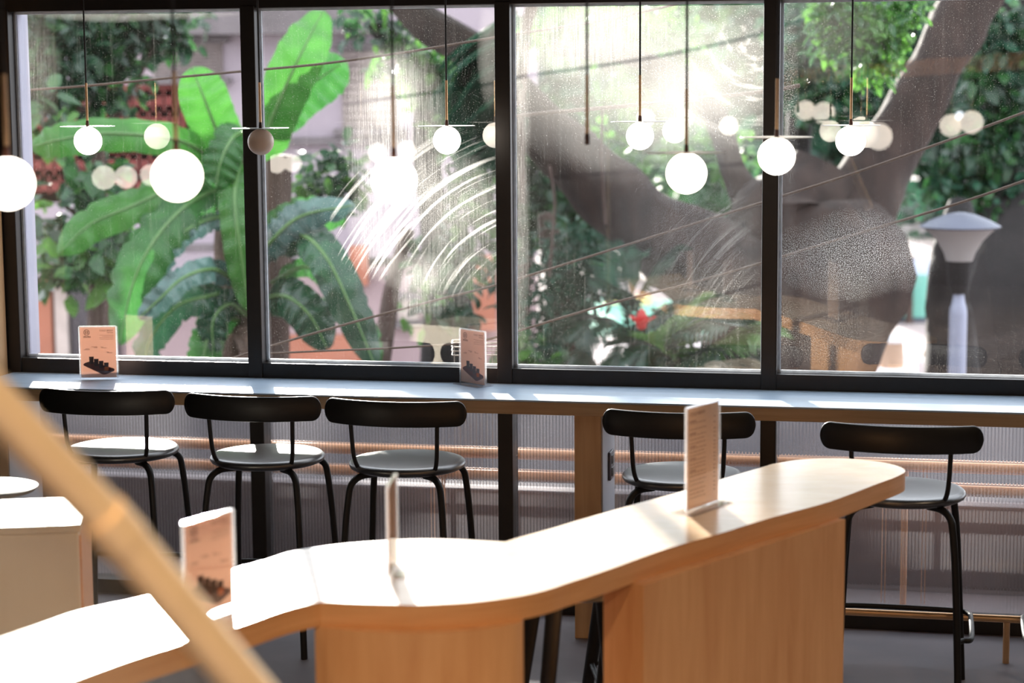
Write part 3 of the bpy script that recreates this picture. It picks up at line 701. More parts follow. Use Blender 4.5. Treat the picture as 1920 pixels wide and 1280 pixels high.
# ================================================================== PENDANT LAMPS
def pendant(gx, gy, D, dpx, lit=True, disc=False, globe=True, tilt=0.0, label='', group=None, name='pendant_lamp', pos=None, dia=None):
    c = pos if pos is not None else at(gx, gy, D)
    r = (dia if dia else dpx * D / FPX) / 2
    root = tag(empty(name, (c.x, c.y, CEIL)), label, 'lamp', group)
    zc = c.z - CEIL
    zt_ = zc + (r if globe else 0.0)
    link('cord', tubebm([(0, 0, -0.012), (0, 0, zt_ + 0.150)], 0.0031, 8), M['cord'], root)
    link('ceiling_rose', lathebm([(0, 0), (0.04, 0), (0.04, -0.012), (0.012, -0.02), (0, -0.02)], 24), M['cord'], root)
    link('rod', tubebm([(0, 0, zt_ + 0.016), (0, 0, zt_ + 0.156)], 0.0043, 12), M['brass'], root)
    link('lamp_socket', lathebm([(0, zt_ + 0.022), (0.0048, zt_ + 0.022), (0.0062, zt_ + 0.012), (0.0062, zt_ - 0.004), (0, zt_ - 0.004)], 16), M['brown'], root)
    if globe:
        n = 28; a0 = R(8)
        prof = [(0, zc + r * math.cos(a0))] + [(r * math.sin(a0 + (PI - a0) * k / n), zc + r * math.cos(a0 + (PI - a0) * k / n)) for k in range(n)] + [(0, zc - r)]
        link('globe', lathebm(prof, 40), M['globe_on'] if lit else M['globe_off'], root)
    if disc:
        b = lathebm([(0, 0.0008), (0.096, 0.0008), (0.097, 0), (0.096, -0.0008), (0, -0.0008)], 64)
        bmesh.ops.transform(b, matrix=Matrix.Translation((0, 0, zt_ + 0.0015)) @ Matrix.Rotation(R(tilt), 4, 'Y'), verts=b.verts)
        link('disc', b, M['disc'], root)
    return root
G1 = 'globe pendants with flat discs near the windows'; G2 = 'globe pendants over the wooden bar'
def near_win(px, py, off):   # lamp hanging at a given distance inside the window plane
    d = ray(px, py); t = ((W0 - WN * off - CAM).dot(WN)) / d.dot(WN); return (CAM + d * t)
for (x, y, d_, lit, off, lab, tilt) in [
    (165, 264, 52, True, 0.26, 'lit globe pendant with white disc, leftmost in front of the windows', 0),
    (489, 266, 49, False, 0.50, 'unlit tan globe pendant with thin disc against the left window post', 0),
    (838, 263, 52, True, 0.31, 'lit globe pendant with white disc in the right half of the second window', 0),
    (1200, 255, 52, True, 0.33, 'lit globe pendant with white disc, smaller one in the third window', 0),
    (1595, 264, 56, True, 0.36, 'lit globe pendant with thin disc in the rightmost window', 0)]:
    P_ = near_win(x, y, off)
    pendant(x, y, P_.y, d_, lit, True, True, tilt, lab, G1, pos=P_)
for (x, y, D, d_, disc, lab) in [
    (15, 344, 3.75, 97, False, 'large lit globe pendant cut off by the left edge of the photo'),
    (332, 330, 3.92, 93, False, 'large lit globe pendant in front of the banana leaves'),
    (739, 338, 4.33, 84, False, 'large lit globe pendant in the middle of the second window'),
    (1287, 325, 4.85, 75, True, 'lit globe pendant with white disc, larger one in the third window'),
    (1456, 293, 5.27, 69, True, 'lit globe pendant with white disc against the right window post')]:
    pendant(x, y, D, d_, True, disc, True, 0, lab, G2)
pendant(1101, 268, 4.57, 60, False, False, False, 0, 'brass pendant rod hanging without a globe in the third window', G2)
# pendants further back in the room, met in the photo only as reflections in the glass
def mirrored(px, py, D):
    v = at(px, py, D); ss = ws(px, py, 0.04)[0]
    i = max(0, min(len(mull) - 2, sum(1 for m_ in mull if m_ < ss) - 1))
    c = wp((mull[i] + mull[i + 1]) / 2, 0, 0.04); c.z = 0; n = Vector((math.sin(ALPHA + PANE_TURN), math.cos(ALPHA + PANE_TURN), 0))
    s = (Vector((v.x, v.y, 0)) - c).dot(n); return v - n * (2 * s)
for (x, y, D, d_, lab) in [(195, 333, 11.2, 45, ''), (236, 332, 11.9, 42, ''), (283, 328, 12.4, 40, ''), (519, 307, 12.2, 35, ''), (549, 306, 12.6, 33, ''), (708, 286, 12.3, 36, ''), (762, 281, 12.6, 35, ''),
                      (1510, 207, 15.2, 37, ''), (1545, 212, 14.9, 41, ''), (1783, 235, 14.6, 42, ''), (1822, 229, 14.4, 43, ''), (1648, 256, 14.4, 50, '')]:
    P_ = mirrored(x, y, D)
    pendant(0, 0, 0, 0, True, False, True, 0, 'lit globe pendant further back in the room, seen as a reflection in the window', 'globe pendants further back in the room', pos=P_, dia=d_ * D / FPX)

# plywood beam back in the room (reflected in the right window)
a = mirrored(1440, 148, 17.0); b = mirrored(1990, 108, 15.2)
bt = tubebm([a, b], 0.01, 4)
bt.free()
dv = (b - a); mid = (a + b) / 2
bmx = boxbm((0, 0, 0), (dv.length + 1.0, 0.12, 0.13))
zr = dv.to_track_quat('X', 'Z').to_matrix().to_4x4()
structure('trim_beam', bmx, M['beam'], False, Matrix.Translation(mid) @ zr)
print('beam', a, b, vp if 0 else '')
vp = [mirrored(1140, y, 15.0) for y in (175, 418, 422, 530)]
bp = tag(empty('brass_pole', tuple(vp[3])), 'upright brass pole in the room, seen as a thin pale line in the third window', 'pole')
for dx in (-0.006, 0.006): link('rod', tubebm([vp[0] - vp[3] + Vector((dx, 0, 0)), Vector((dx, 0, 0.44))], 0.006, 8), M['pole'], bp); link('rod', tubebm([Vector((dx, 0, 0.425)), Vector((dx, 0, -vp[3].z))], 0.006, 8), M['pole'], bp)
link('crossbar', tubebm([Vector((0, 0, 0.432)), Vector((0.15, 0, 0.432))], 0.005, 8), M['brown'], bp)
# added fill spots, unseen: they warm the bar front and light the beam
for k, (x, y) in enumerate([(-0.9, 0.9), (1.0, 0.9), (-1.0, -1.4), (1.1, -1.4), (2.9, 1.2), (2.9, 3.6), (-2.9, 1.4), (-2.4, -1.0), (-2.4, -2.6), (0.2, -2.2)]):
    rt = tag(empty('fill_light', (x, y, CEIL)), 'added warm fill light on the ceiling, behind the camera and out of view', 'fill light', 'added fill lights')
    link('trim_ring', lathebm([(0.09, 0), (0.12, 0), (0.12, -0.012), (0.09, -0.02), (0.09, 0)], 28), M['frame'], rt)
    ld = bpy.data.lights.new('fill_spot', 'SPOT'); ld.energy = 270 if k < 4 else 110; ld.color = (1.0, 0.74, 0.50); ld.spot_size = R(140); ld.spot_blend = 0.6; ld.shadow_soft_size = 0.08
    lo = bpy.data.objects.new('fill_spot', ld); C.objects.link(lo); lo.parent = rt; lo.location = (0, 0, -0.03)

# ================================================================== BRASS HANDRAIL AND GLASS BALUSTRADE
hr = tag(empty('stair_handrail', tuple(at(200, 960, 2.0)), 0), 'thick blurred brass handrail sloping across the lower left corner', 'handrail')
h0 = hr.location.copy()
pA, pB, pK = at(-160, 598, 1.86), at(575, 1420, 2.12), at(212, 985, 1.99)
def rel(p): return p - h0
link('rail', tubebm([rel(pA), rel(pK)], 0.0235, 20), M['rail_brass'], hr)
link('rail_section', tubebm([rel(pK), rel(pB)], 0.0245, 20), M['rail_brass'], hr)
link('joint_sleeve', tubebm([rel(pK.lerp(pA, 0.06)), rel(pK.lerp(pB, 0.06))], 0.0262, 20), M['rail_brass'], hr)
gb = tag(empty('glass_balustrade', tuple(h0 + Vector((0, 0.05, -0.4)))), 'clear glass balustrade panel under the brass handrail', 'glass panel')
g0 = gb.location.copy()
bm = newbm()
qa, qb = at(-160, 650, 1.93), at(640, 1330 + 110, 2.20)
q = [qa, qb, qb + Vector((0, 0, -0.75)), qa + Vector((0, 0, -0.75))]
nv = (q[1] - q[0]).cross(q[3] - q[0]).normalized() * 0.006
f1 = [bm.verts.new(v + nv - g0) for v in q]; f2 = [bm.verts.new(v - nv - g0) for v in q]
bm.faces.new(f1); bm.faces.new(f2[::-1])
for i in range(4): bm.faces.new((f1[i], f2[i], f2[(i + 1) % 4], f1[(i + 1) % 4]))
link('glass_sheet', bm, M['rail_glass'], gb, False)

# ================================================================== OUTDOORS
GZ = -2.2
random.seed(11)
def rv(): return Vector((random.gauss(0, 1), random.gauss(0, 1), random.gauss(0, 1))).normalized()
def add_leaf(bm, p, d, n, l, wd, mi=0):     # pointed leaf folded along the midrib
    s = d.cross(n).normalized()
    a = bm.verts.new(p); b = bm.verts.new(p + d * l * .35 + s * wd + n * wd * .25); c = bm.verts.new(p + d * l * .75 + s * wd * .8 + n * wd * .2)
    t = bm.verts.new(p + d * l - n * l * .12); e = bm.verts.new(p + d * l * .75 - s * wd * .8 + n * wd * .2); f = bm.verts.new(p + d * l * .35 - s * wd + n * wd * .25)
    m = bm.verts.new(p + d * l * .5)
    for q in ((a, b, m), (b, c, m), (c, t, m), (t, e, m), (e, f, m), (f, a, m)):
        fc = bm.faces.new(q); fc.material_index = mi
def crown(name, parent, origin, blobs, n, ll, wd, mats, droop=0.3, twigs=True):
    """blobs: (centre, rx, ry, rz); leaves gathered in sprays so that gaps stay between them"""
    bm = newbm(); tot = sum(b[1] * b[3] for b in blobs)
    for (c, rx, ry, rz) in blobs:
        k = max(3, int(n * rx * rz / tot / 7))
        for _ in range(k):
            while True:
                v = Vector((random.uniform(-1, 1), random.uniform(-1, 1), random.uniform(-1, 1)))
                if v.length < 1: break
            cc = Vector(c) + Vector((v.x * rx, v.y * ry, v.z * rz)) - origin
            mi = random.randrange(len(mats)); ax = rv()
            for q in range(7):
                d = (rv() + Vector((0, 0, -droop)) + ax * .5).normalized(); nn = (rv() * .6 + Vector((0, -.5, .8))).normalized()
                s = random.uniform(.7, 1.25)
                add_leaf(bm, cc + rv() * ll * .9, d, nn, ll * s, wd * s, mi)
    return link(name, bm, mats, parent, 'leaf')
def P(px, py, Y): return at(px, py, Y)
def tree(name, label, cat, trunk, radii, blobs_px, n, ll, wd, mats, bark='bark', group=None, branches=(), seg=12):
    """trunk: [(px, py, Y)], blobs_px: [(px, py, Y, rpx, rpy)]"""
    pts = catmull([P(*t) for t in trunk], 5); base = pts[0].copy()
    root = tag(empty(name, tuple(base)), label, cat, group)
    link('trunk', tubebm([p - base for p in pts], radii, seg, wob=0.12), M[bark], root)
    for br, rr in branches:
        link('branch', tubebm([p - base for p in catmull([P(*t) for t in br], 5)], rr, 8, wob=0.1), M[bark], root)
    bl = [(P(px, py, Y), rx * Y / FPX, max(rx, ry) * .55 * Y / FPX, ry * Y / FPX) for (px, py, Y, rx, ry) in blobs_px]
    if bl: crown('foliage', root, base, bl, n, ll, wd, [M[k] for k in mats])
    return root

# ground, court, path
bm = newbm(); prism(bm, [(-60, 8.2), (60, 8.2), (60, 110), (-60, 110)], GZ - 0.3, GZ)
structure('ground', bm, M['ground'])
structure('trim_outer_wall', boxbm((0, 0, 0), (13.5, 0.16, 2.2), None), M['dirty'], False, mw_at(1.0, GZ / 2 - 0.03, 0.2))
structure('trim_outer_ledge', boxbm((0, 0, 0), (13.5, 0.55, 0.12), None), M['dirty'], False, mw_at(1.0, -0.06, 0.38))
structure('trim_ledge_parapet', boxbm((0, 0, 0), (13.5, 0.10, 0.34), None, 0.01), M['dirty'], False, mw_at(1.0, 0.17, 0.60))
structure('wall_added_screen', boxbm((0, 0, 0), (16, 0.25, 0.42 - GZ), None), M['added_screen'], False, Matrix.Translation((0.6, 9.6, (GZ + 0.42) / 2)))  # added wall, hides bright ground so the fluted glass looks darker
def yard(name, c4, mat, dz, **k):
    bm = newbm(); prism(bm, [tuple(p)[:2] for p in c4], GZ, GZ + dz); return tag(link(name, bm, mat, None, False), **k)
g = lambda px, py: atz(px, py, GZ + 0.02)
yard('lawn', [g(1100, 628), g(1440, 622), g(1440, 566), g(1100, 560)], M['court'], 0.02, kind='structure')
yard('path', [g(1080, 720), g(1720, 720), g(1720, 640), g(1100, 640)], pbr('pale_paving', (0.66, 0.58, 0.58), 0.9, 0, 0.08, 0.8), 0.015, kind='structure')

# orange pipe rail outside behind the fluted glass
pr_ = tag(empty('pipe_rail', tuple(wp(1.2, 0.44, 0.34)), -ALPHA), 'terracotta pipe rail outside, blurred behind the fluted glass', 'railing')
for dz in (0.0, 0.085):
    link('pipe', tubebm([(-3.4 + k, 0, dz) for k in range(9)], 0.02, 10), M['orange'], pr_)
for k in range(5):
    link('post', tubebm([(-3.3 + k * 1.75, 0.0, -0.46), (-3.3 + k * 1.75, 0, 0.085)], 0.012, 8), M['orange'], pr_)
# ---------------------------------------------------------------- house
HY = 24.0
hs = tag(empty('house', tuple(P(480, 690, HY))), 'lilac rendered house behind the garden, with red block screen and brown shutters', 'house')
hl = hs.location.copy()
def hbox(name, x0, y0, x1, y1, Ya, Yb, mat, parent=None, bev=0.0):
    a = P(x0, y0, Ya); b = P(x1, y1, Ya)
    c = Vector(((a.x + b.x) / 2, (Ya + Yb) / 2, (a.z + b.z) / 2)) - hl
    return link(name, boxbm(c, (abs(b.x - a.x), abs(Yb - Ya), abs(a.z - b.z)), None, bev), M[mat], parent or hs, False)
a = P(-200, -180, HY); b = P(1000, 1000, HY)
mainw = hbox('wall', 340, -35, 1010, 480, HY, HY + 4, 'stucco')
hbox('upper_wall', -260, 366, 342, 470, HY, HY + 3.8, 'stucco')
hbox('lower_wall', -260, 505, 1010, 1000, HY + 0.15, HY + 4, 'stucco_lo')
hbox('ledge', -260, 463, 420, 520, HY - 0.35, HY + 0.2, 'stucco')
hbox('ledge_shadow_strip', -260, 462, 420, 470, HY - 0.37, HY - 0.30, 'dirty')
hbox('left_block', -260, -35, 246, 176, HY + 2.4, HY + 5, 'stucco')
hbox('roof_edge', 330, 18, 700, 62, HY - 0.5, HY + 0.1, 'dirty')
hbox('floor_band', 500, 258, 760, 270, HY - 0.12, HY + 0.1, 'dirty')
# red block screen with slots
a = P(-100, 172, HY + 0.1); b = P(345, 366, HY + 0.1)
scr = newbm(); nx_, nz_ = 22, 5
W_, H_ = b.x - a.x, a.z - b.z
for i in range(nz_ + 1):
    box(scr, Vector(((a.x + b.x) / 2, HY + 0.1, b.z + H_ * i / nz_)) - hl, (W_, 0.2, H_ / nz_ * 0.55))
for j in range(nx_ + 1):
    for i in range(nz_):
        off = 0.5 if i % 2 else 0.0
        box(scr, Vector((a.x + W_ * (j + off) / nx_, HY + 0.1, b.z + H_ * (i + 0.5) / nz_)) - hl, (W_ / nx_ * 0.78, 0.2, H_ / nz_))
link('block_screen', scr, M['terracotta'], hs, False)
hbox('balcony_back_wall', -100, 172, 345, 366, HY + 1.4, HY + 1.5, 'stucco')
def win(x0, y0, x1, y1, Y, mat='shutter', slats=10):
    f = hbox('window', x0, y0, x1, y1, Y - 0.04, Y + 0.08, mat)
    a = P(x0, y0, Y); b = P(x1, y1, Y); bm = newbm()
    for k in range(slats):
        zz = b.z + (a.z - b.z) * (k + .5) / slats
        box(bm, Vector(((a.x + b.x) / 2, Y - 0.06, zz)) - hl, (abs(b.x - a.x) * .92, 0.03, abs(a.z - b.z) / slats * .55))
    link('shutter_slats', bm, M[mat], f, False)
    bm = newbm(); zt, zb = a.z, b.z; xl, xr = a.x, b.x
    for (c, s) in ((((xl + xr) / 2, Y - 0.06, zt + .04), (xr - xl + .16, .1, .08)), (((xl + xr) / 2, Y - 0.08, zb - .04), (xr - xl + .2, .16, .08))):
        box(bm, Vector(c) - hl, s)
    link('window_surround', bm, M['dirty'], f, False)
win(285, 82, 418, 145, HY)
win(640, 95, 748, 240, HY)
win(745, 560, 785, 600, HY + 0.15, 'pale', 4)
hbox('rust_door', 40, 517, 100, 690, HY - 0.0, HY + 0.2, 'rust')
f = hbox('door_frame', 100, 517, 130, 690, HY - 0.05, HY + 0.2, 'pale')
hbox('dark_doorway', 130, 530, 225, 690, HY + 0.02, HY + 0.2, 'dark_glass')
hbox('wall_base', 530, 630, 700, 700, HY - 0.02, HY + 0.2, 'rust')
hbox('brick_strip', 655, 460, 690, 535, HY - 0.03, HY + 0.2, 'rust')
hbox('brick_pier', 865, 480, 930, 620, HY - 0.2, HY + 0.2, 'rust')

# ---------------------------------------------------------------- further houses and dark tree line
tree_specs = []
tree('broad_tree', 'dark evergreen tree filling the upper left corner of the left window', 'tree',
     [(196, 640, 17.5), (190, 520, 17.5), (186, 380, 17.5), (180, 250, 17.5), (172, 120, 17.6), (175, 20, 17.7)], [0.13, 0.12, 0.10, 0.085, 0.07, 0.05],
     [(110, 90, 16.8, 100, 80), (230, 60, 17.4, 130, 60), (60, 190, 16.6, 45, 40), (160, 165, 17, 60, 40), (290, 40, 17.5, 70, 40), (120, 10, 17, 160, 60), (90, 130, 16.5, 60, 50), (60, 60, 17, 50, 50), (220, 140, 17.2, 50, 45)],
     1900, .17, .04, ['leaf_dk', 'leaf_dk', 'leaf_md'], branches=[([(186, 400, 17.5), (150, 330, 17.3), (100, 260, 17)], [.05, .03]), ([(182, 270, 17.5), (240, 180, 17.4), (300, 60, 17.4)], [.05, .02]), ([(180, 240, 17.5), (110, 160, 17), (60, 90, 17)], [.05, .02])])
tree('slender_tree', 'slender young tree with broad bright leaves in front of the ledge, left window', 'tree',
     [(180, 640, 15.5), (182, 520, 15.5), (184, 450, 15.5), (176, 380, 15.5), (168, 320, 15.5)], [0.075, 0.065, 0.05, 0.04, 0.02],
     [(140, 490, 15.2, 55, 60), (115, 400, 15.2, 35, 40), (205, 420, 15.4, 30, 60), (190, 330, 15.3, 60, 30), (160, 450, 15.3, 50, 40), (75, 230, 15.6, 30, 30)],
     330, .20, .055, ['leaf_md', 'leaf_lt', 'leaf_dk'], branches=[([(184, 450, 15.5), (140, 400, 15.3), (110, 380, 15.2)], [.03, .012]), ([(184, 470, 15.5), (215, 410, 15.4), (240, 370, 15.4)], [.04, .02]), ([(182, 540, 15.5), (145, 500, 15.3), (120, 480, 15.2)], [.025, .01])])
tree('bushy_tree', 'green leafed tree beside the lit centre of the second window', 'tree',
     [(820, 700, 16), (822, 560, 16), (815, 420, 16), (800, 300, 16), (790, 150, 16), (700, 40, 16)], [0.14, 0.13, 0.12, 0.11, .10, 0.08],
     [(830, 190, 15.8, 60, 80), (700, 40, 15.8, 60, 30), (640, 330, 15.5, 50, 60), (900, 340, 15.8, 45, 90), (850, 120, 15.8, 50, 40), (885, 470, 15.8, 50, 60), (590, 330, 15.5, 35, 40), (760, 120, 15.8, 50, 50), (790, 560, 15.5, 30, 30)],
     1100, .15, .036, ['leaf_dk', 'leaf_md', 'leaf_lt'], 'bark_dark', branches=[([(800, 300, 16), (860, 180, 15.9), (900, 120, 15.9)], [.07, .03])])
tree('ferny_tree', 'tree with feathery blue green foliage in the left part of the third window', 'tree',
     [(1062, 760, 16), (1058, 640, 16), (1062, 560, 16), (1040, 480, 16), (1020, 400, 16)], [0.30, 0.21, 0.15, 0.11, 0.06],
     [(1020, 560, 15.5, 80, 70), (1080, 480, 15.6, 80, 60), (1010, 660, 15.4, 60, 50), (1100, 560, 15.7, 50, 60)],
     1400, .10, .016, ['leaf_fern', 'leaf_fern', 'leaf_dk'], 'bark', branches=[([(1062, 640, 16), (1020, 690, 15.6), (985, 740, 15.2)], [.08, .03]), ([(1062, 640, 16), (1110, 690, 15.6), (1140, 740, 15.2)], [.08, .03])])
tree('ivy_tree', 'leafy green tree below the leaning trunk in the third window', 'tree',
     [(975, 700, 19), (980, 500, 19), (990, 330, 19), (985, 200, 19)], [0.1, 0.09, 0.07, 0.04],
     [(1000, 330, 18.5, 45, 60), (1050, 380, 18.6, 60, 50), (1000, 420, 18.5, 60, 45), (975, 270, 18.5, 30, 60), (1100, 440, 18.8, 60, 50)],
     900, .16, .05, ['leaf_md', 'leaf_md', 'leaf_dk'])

# feathery fronds hanging at the right of the second window and in the fern tree
def frond(parent, base, pts, leaflet, mat, mir=None, n=26, wd=.10, droop=.35, side=None, r=.008):
    pts = catmull([p - base for p in pts], 8); bm = newbm(); tube(bm, pts, [r, r * .4], 5)
    L_ = len(pts)
    for k in range(1, n + 1):
        t = k / (n + .5) * (L_ - 1) ; i = min(int(t), L_ - 2); p = pts[i].lerp(pts[i + 1], t - i); tg = (pts[i + 1] - pts[i]).normalized()
        up = side if side else Vector((0, -.3, 1)).normalized(); s = tg.cross(up).normalized()
        u = k / n; ln = leaflet * (math.sin(PI * (0.12 + 0.82 * u)) ** .7)
        for sg in (-1, 1):
            d = (s * sg + tg * .65 + Vector((0, 0, -droop))).normalized()
            nn = d.cross(tg).normalized() * sg
            add_leaf(bm, p, d, nn, ln * random.uniform(.85, 1.1), wd * ln)
    return link('frond', bm, mat, parent, 'leaf')
pt_ = tag(empty('fern_frond_tree', tuple(P(960, 150, 13.5))), 'feathery green fronds hanging in the upper right of the second window', 'tree')
b_ = pt_.location.copy()
for pts in ([(960, 60), (900, 90), (850, 140), (838, 200)], [(975, 100), (925, 120), (880, 175), (865, 235)], [(975, 150), (930, 180), (895, 220), (880, 290)], [(970, 20), (915, 50), (880, 80), (850, 110)], [(975, 200), (935, 240), (900, 265), (880, 300)], [(985, 60), (940, 80), (910, 140), (900, 190)]):
    for dd in (0, .35):
        frond(pt_, b_, [P(x + dd * 25, y + dd * 30, 13.5 + dd + .2 * i) for i, (x, y) in enumerate(pts)], .30, M['leaf_fern'], n=30, wd=.09)
link('branch', tubebm([P(1010, -40, 14) - b_, P(985, 60, 13.9) - b_, P(975, 220, 13.6) - b_, P(980, 380, 13.8) - b_], [.05, .04, .03, .02], 8), M['bark'], pt_)

# leaning fig trunk and big forked base
ft = tag(empty('fig_tree', tuple(P(1560, 760, 14.5))), 'huge leaning fig tree trunk running down across the third window into the fourth', 'tree')
fb = ft.location.copy()
def FP(*a): return P(*a) - fb
link('trunk', tubebm(catmull([FP(1395, 830, 14.3), FP(1475, 670, 14.4), FP(1545, 520, 14.5), FP(1500, 430, 14.7), FP(1560, 330, 14.8)], 6), [0.62, 0.58, .60, .55, .30], 24, wob=.22), M['bark_ficus'], ft)
link('trunk_limb', tubebm(catmull([FP(1540, 600, 14.4), FP(1440, 560, 14.3), FP(1330, 500, 14.3), FP(1220, 430, 14.3), FP(1110, 330, 14.3), FP(1000, 230, 14.4), FP(900, 110, 14.6), FP(780, 30, 14.8), FP(700, -60, 15)], 6), [.42, .40, .37, .28, .235, .20, .15, .12, .1], 20, wob=.2), M['bark_ficus'], ft)
link('trunk_limb', tubebm(catmull([FP(1560, 560, 14.6), FP(1590, 430, 14.7), FP(1680, 260, 14.9), FP(1750, 130, 15), FP(1810, 20, 15.2), FP(1840, -80, 15.3)], 6), [.42, .34, .22, .20, .22, .24], 20, wob=.2), M['bark_ficus'], ft)
link('trunk_limb', tubebm(catmull([FP(1480, 560, 14.5), FP(1440, 440, 14.7), FP(1380, 330, 14.9), FP(1330, 200, 15.2), FP(1200, 110, 15.5), FP(1040, 90, 15.8)], 6), [.3, .16, .10, .09, .08, .06], 16, wob=.2), M['bark_ficus'], ft)
for pts in ([(1030, 310, 13.8), (1040, 380, 13.8), (1035, 450, 13.8), (1030, 520, 13.8)], [(1130, 200, 13.9), (1128, 300, 13.9), (1135, 420, 13.9)]):
    link('hanging_root', tubebm(catmull([FP(*p) for p in pts], 5), .012, 6), M['bark'], ft)
bl = [(P(x, y, Y), rx * Y / FPX, .8, ry * Y / FPX) for (x, y, Y, rx, ry) in [(1060, 60, 17, 100, 40), (1190, 60, 17, 120, 50), (1150, 210, 17.5, 60, 50), (1230, 310, 16, 110, 30), (1350, 290, 16, 90, 25), (1130, 300, 16.5, 50, 50)]]
bl += [(Vector((x, 14.3, z)), rx, .6, rz) for (x, z, rx, rz) in ((-.55, 3.12, .52, .24), (.25, 3.14, .6, .26), (1.1, 3.16, .6, .26), (1.9, 3.16, .6, .26))]  # unseen crown blobs added above the view to shade the bar's right end
crown('foliage', ft, fb, bl, 2600, .14, .04, [M['leaf_lt'], M['leaf_md']])
tree('hanging_bough_tree', 'sunlit light green bough hanging down at the top of the fourth window', 'tree',
     [(1560, -260, 12.5), (1590, -120, 12.4), (1620, -20, 12.3), (1640, 60, 12.2)], [.06, .05, .03, .01],
     [(1600, 20, 12.2, 70, 40), (1650, 70, 12.1, 55, 45), (1640, 110, 12.1, 30, 35), (1560, 60, 12.3, 40, 45), (1690, 20, 12.2, 40, 30), (1650, 130, 12.1, 20, 18)],
     1100, .085, .018, ['leaf_lt', 'leaf_lt', 'leaf_md'])
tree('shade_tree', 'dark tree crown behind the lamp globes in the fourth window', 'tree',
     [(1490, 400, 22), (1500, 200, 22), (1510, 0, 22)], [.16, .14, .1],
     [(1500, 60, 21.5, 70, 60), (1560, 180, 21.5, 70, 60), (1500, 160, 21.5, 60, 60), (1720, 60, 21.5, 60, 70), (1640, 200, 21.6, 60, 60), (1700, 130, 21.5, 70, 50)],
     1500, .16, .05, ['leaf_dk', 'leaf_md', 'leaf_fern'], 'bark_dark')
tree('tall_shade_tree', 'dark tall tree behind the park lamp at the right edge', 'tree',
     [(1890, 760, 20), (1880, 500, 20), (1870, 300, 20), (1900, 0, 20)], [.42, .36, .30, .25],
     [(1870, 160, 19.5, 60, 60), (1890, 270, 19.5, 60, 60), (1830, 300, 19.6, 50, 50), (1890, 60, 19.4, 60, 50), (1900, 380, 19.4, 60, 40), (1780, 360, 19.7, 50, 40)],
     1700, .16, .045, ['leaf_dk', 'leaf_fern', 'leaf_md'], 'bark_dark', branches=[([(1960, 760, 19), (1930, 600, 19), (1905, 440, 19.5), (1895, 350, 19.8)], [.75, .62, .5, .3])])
tree('gnarled_tree', 'dark gnarled trunk directly behind the park lamp post', 'tree',
     [(1786, 760, 16), (1782, 620, 16), (1775, 560, 16), (1790, 470, 16), (1800, 380, 16.2)], [.24, .20, .17, .19, .10], [], 0, 1, 1, [], 'bark_dark')
# tree line far away: each tree a thing of its own
for i, (px, Y, w_, h_, kinds, lab) in enumerate([
    (1120, 44, 150, 130, ['leaf_fern', 'leaf_md'], 'distant blue green tree seen just right of the ferny tree'),
    (1330, 60, 150, 150, ['leaf_md', 'leaf_lt'], 'distant light green tree behind the leaning trunk'),
    (1500, 46, 130, 160, ['leaf_dk', 'leaf_fern'], 'distant dark tree behind the unlit space right of the window post'),
    (1650, 62, 140, 150, ['leaf_dk', 'leaf_md'], 'distant dark tree left of the park lamp, beyond the green court'),
    (1790, 54, 130, 170, ['leaf_dk', 'leaf_fern'], 'distant dark tree straight behind the park lamp head'),
    (1930, 64, 140, 170, ['leaf_dk', 'leaf_dk'], 'distant dark tree at the right edge, beyond the park lamp')]):
    y0 = 330
    tree('distant_tree', lab, 'tree', [(px, 560, Y), (px + 5, 450, Y), (px - 4, 250, Y)], [.35, .3, .2],
         [(px, 250, Y - 2, w_ * .8, h_ * .7), (px - w_ * .35, 150, Y - 1, w_ * .6, 80), (px + w_ * .35, 90, Y - 1, w_ * .7, 90), (px, 20, Y, w_, 80), (px + 20, 380, Y - 2, w_ * .7, 70)], 900, .75, .26, kinds, 'bark_dark', group='tree line beyond the court')

# ---------------------------------------------------------------- banana plant
bn = tag(empty('banana_plant', tuple(P(455, 760, 13.2))), 'big banana plant with large torn leaves either side of the left window post', 'banana plant')
bb = bn.location.copy()
def banana_leaf(pts, wpx, mat, fold=0.25, ragged=0.15, facing=None, n=34, curl=0.0, tip=0.35):
    """pts: [(px, py, Y)] midrib from stalk to tip; width in pixels at the widest"""
    C_ = catmull([P(*p) - bb for p in pts], 10); L_ = len(C_); Y = pts[0][2]; W = wpx * Y / FPX / 2
    bm = newbm(); rows = []; fac = facing if facing else Vector((0.1, -1, 0.25)).normalized(); m = 4; cut = {}
    for i in range(n + 1):
        u = i / n; t = u * (L_ - 1); k = min(int(t), L_ - 2); p = C_[k].lerp(C_[k + 1], t - k); tg = (C_[k + 1] - C_[k]).normalized()
        s = tg.cross(fac).normalized(); nn = s.cross(tg).normalized()
        prof = min(1, (u + .02) / .16) ** .6 * (1 - max(0, (u - (1 - tip)) / tip) ** 2.2) ** .6 if u < 1 else 0.03
        row = []
        for sg in (-1, 1):
            rg = 1 - ragged * max(0, mnoise.noise(Vector((i * .9, sg * 7, wpx)))) * 2.2
            for j in range(m + 1):
                v = j / m; ww = W * prof * v * (rg if j == m else 1)
                row.append(bm.verts.new(p + s * sg * ww - nn * (fold * W * v * v * 1.0 + curl * W * v) + tg * W * .22 * v - nn * .02 * math.sin(i * 1.3) * v))
        rows.append(row)
    for a_, b_ in zip(rows, rows[1:]):
        for base in (0, m + 1):
            for j in range(m): bm.faces.new((a_[base + j], a_[base + j + 1], b_[base + j + 1], b_[base + j]))
    lf = link('leaf', bm, M[mat], bn, 'leaf')
    link('midrib', tubebm([c + fac * 0.004 for c in C_], [.017, .004], 6), M['midrib'], lf)
    return lf
Yb = 13.2
def sT(pts, r0=.10, r1=.06, mat='husk'):
    link('stem', tubebm([p - bb for p in catmull([P(*p) for p in pts], 6)], [r0, r1], 12, wob=.15), M[mat], bn)
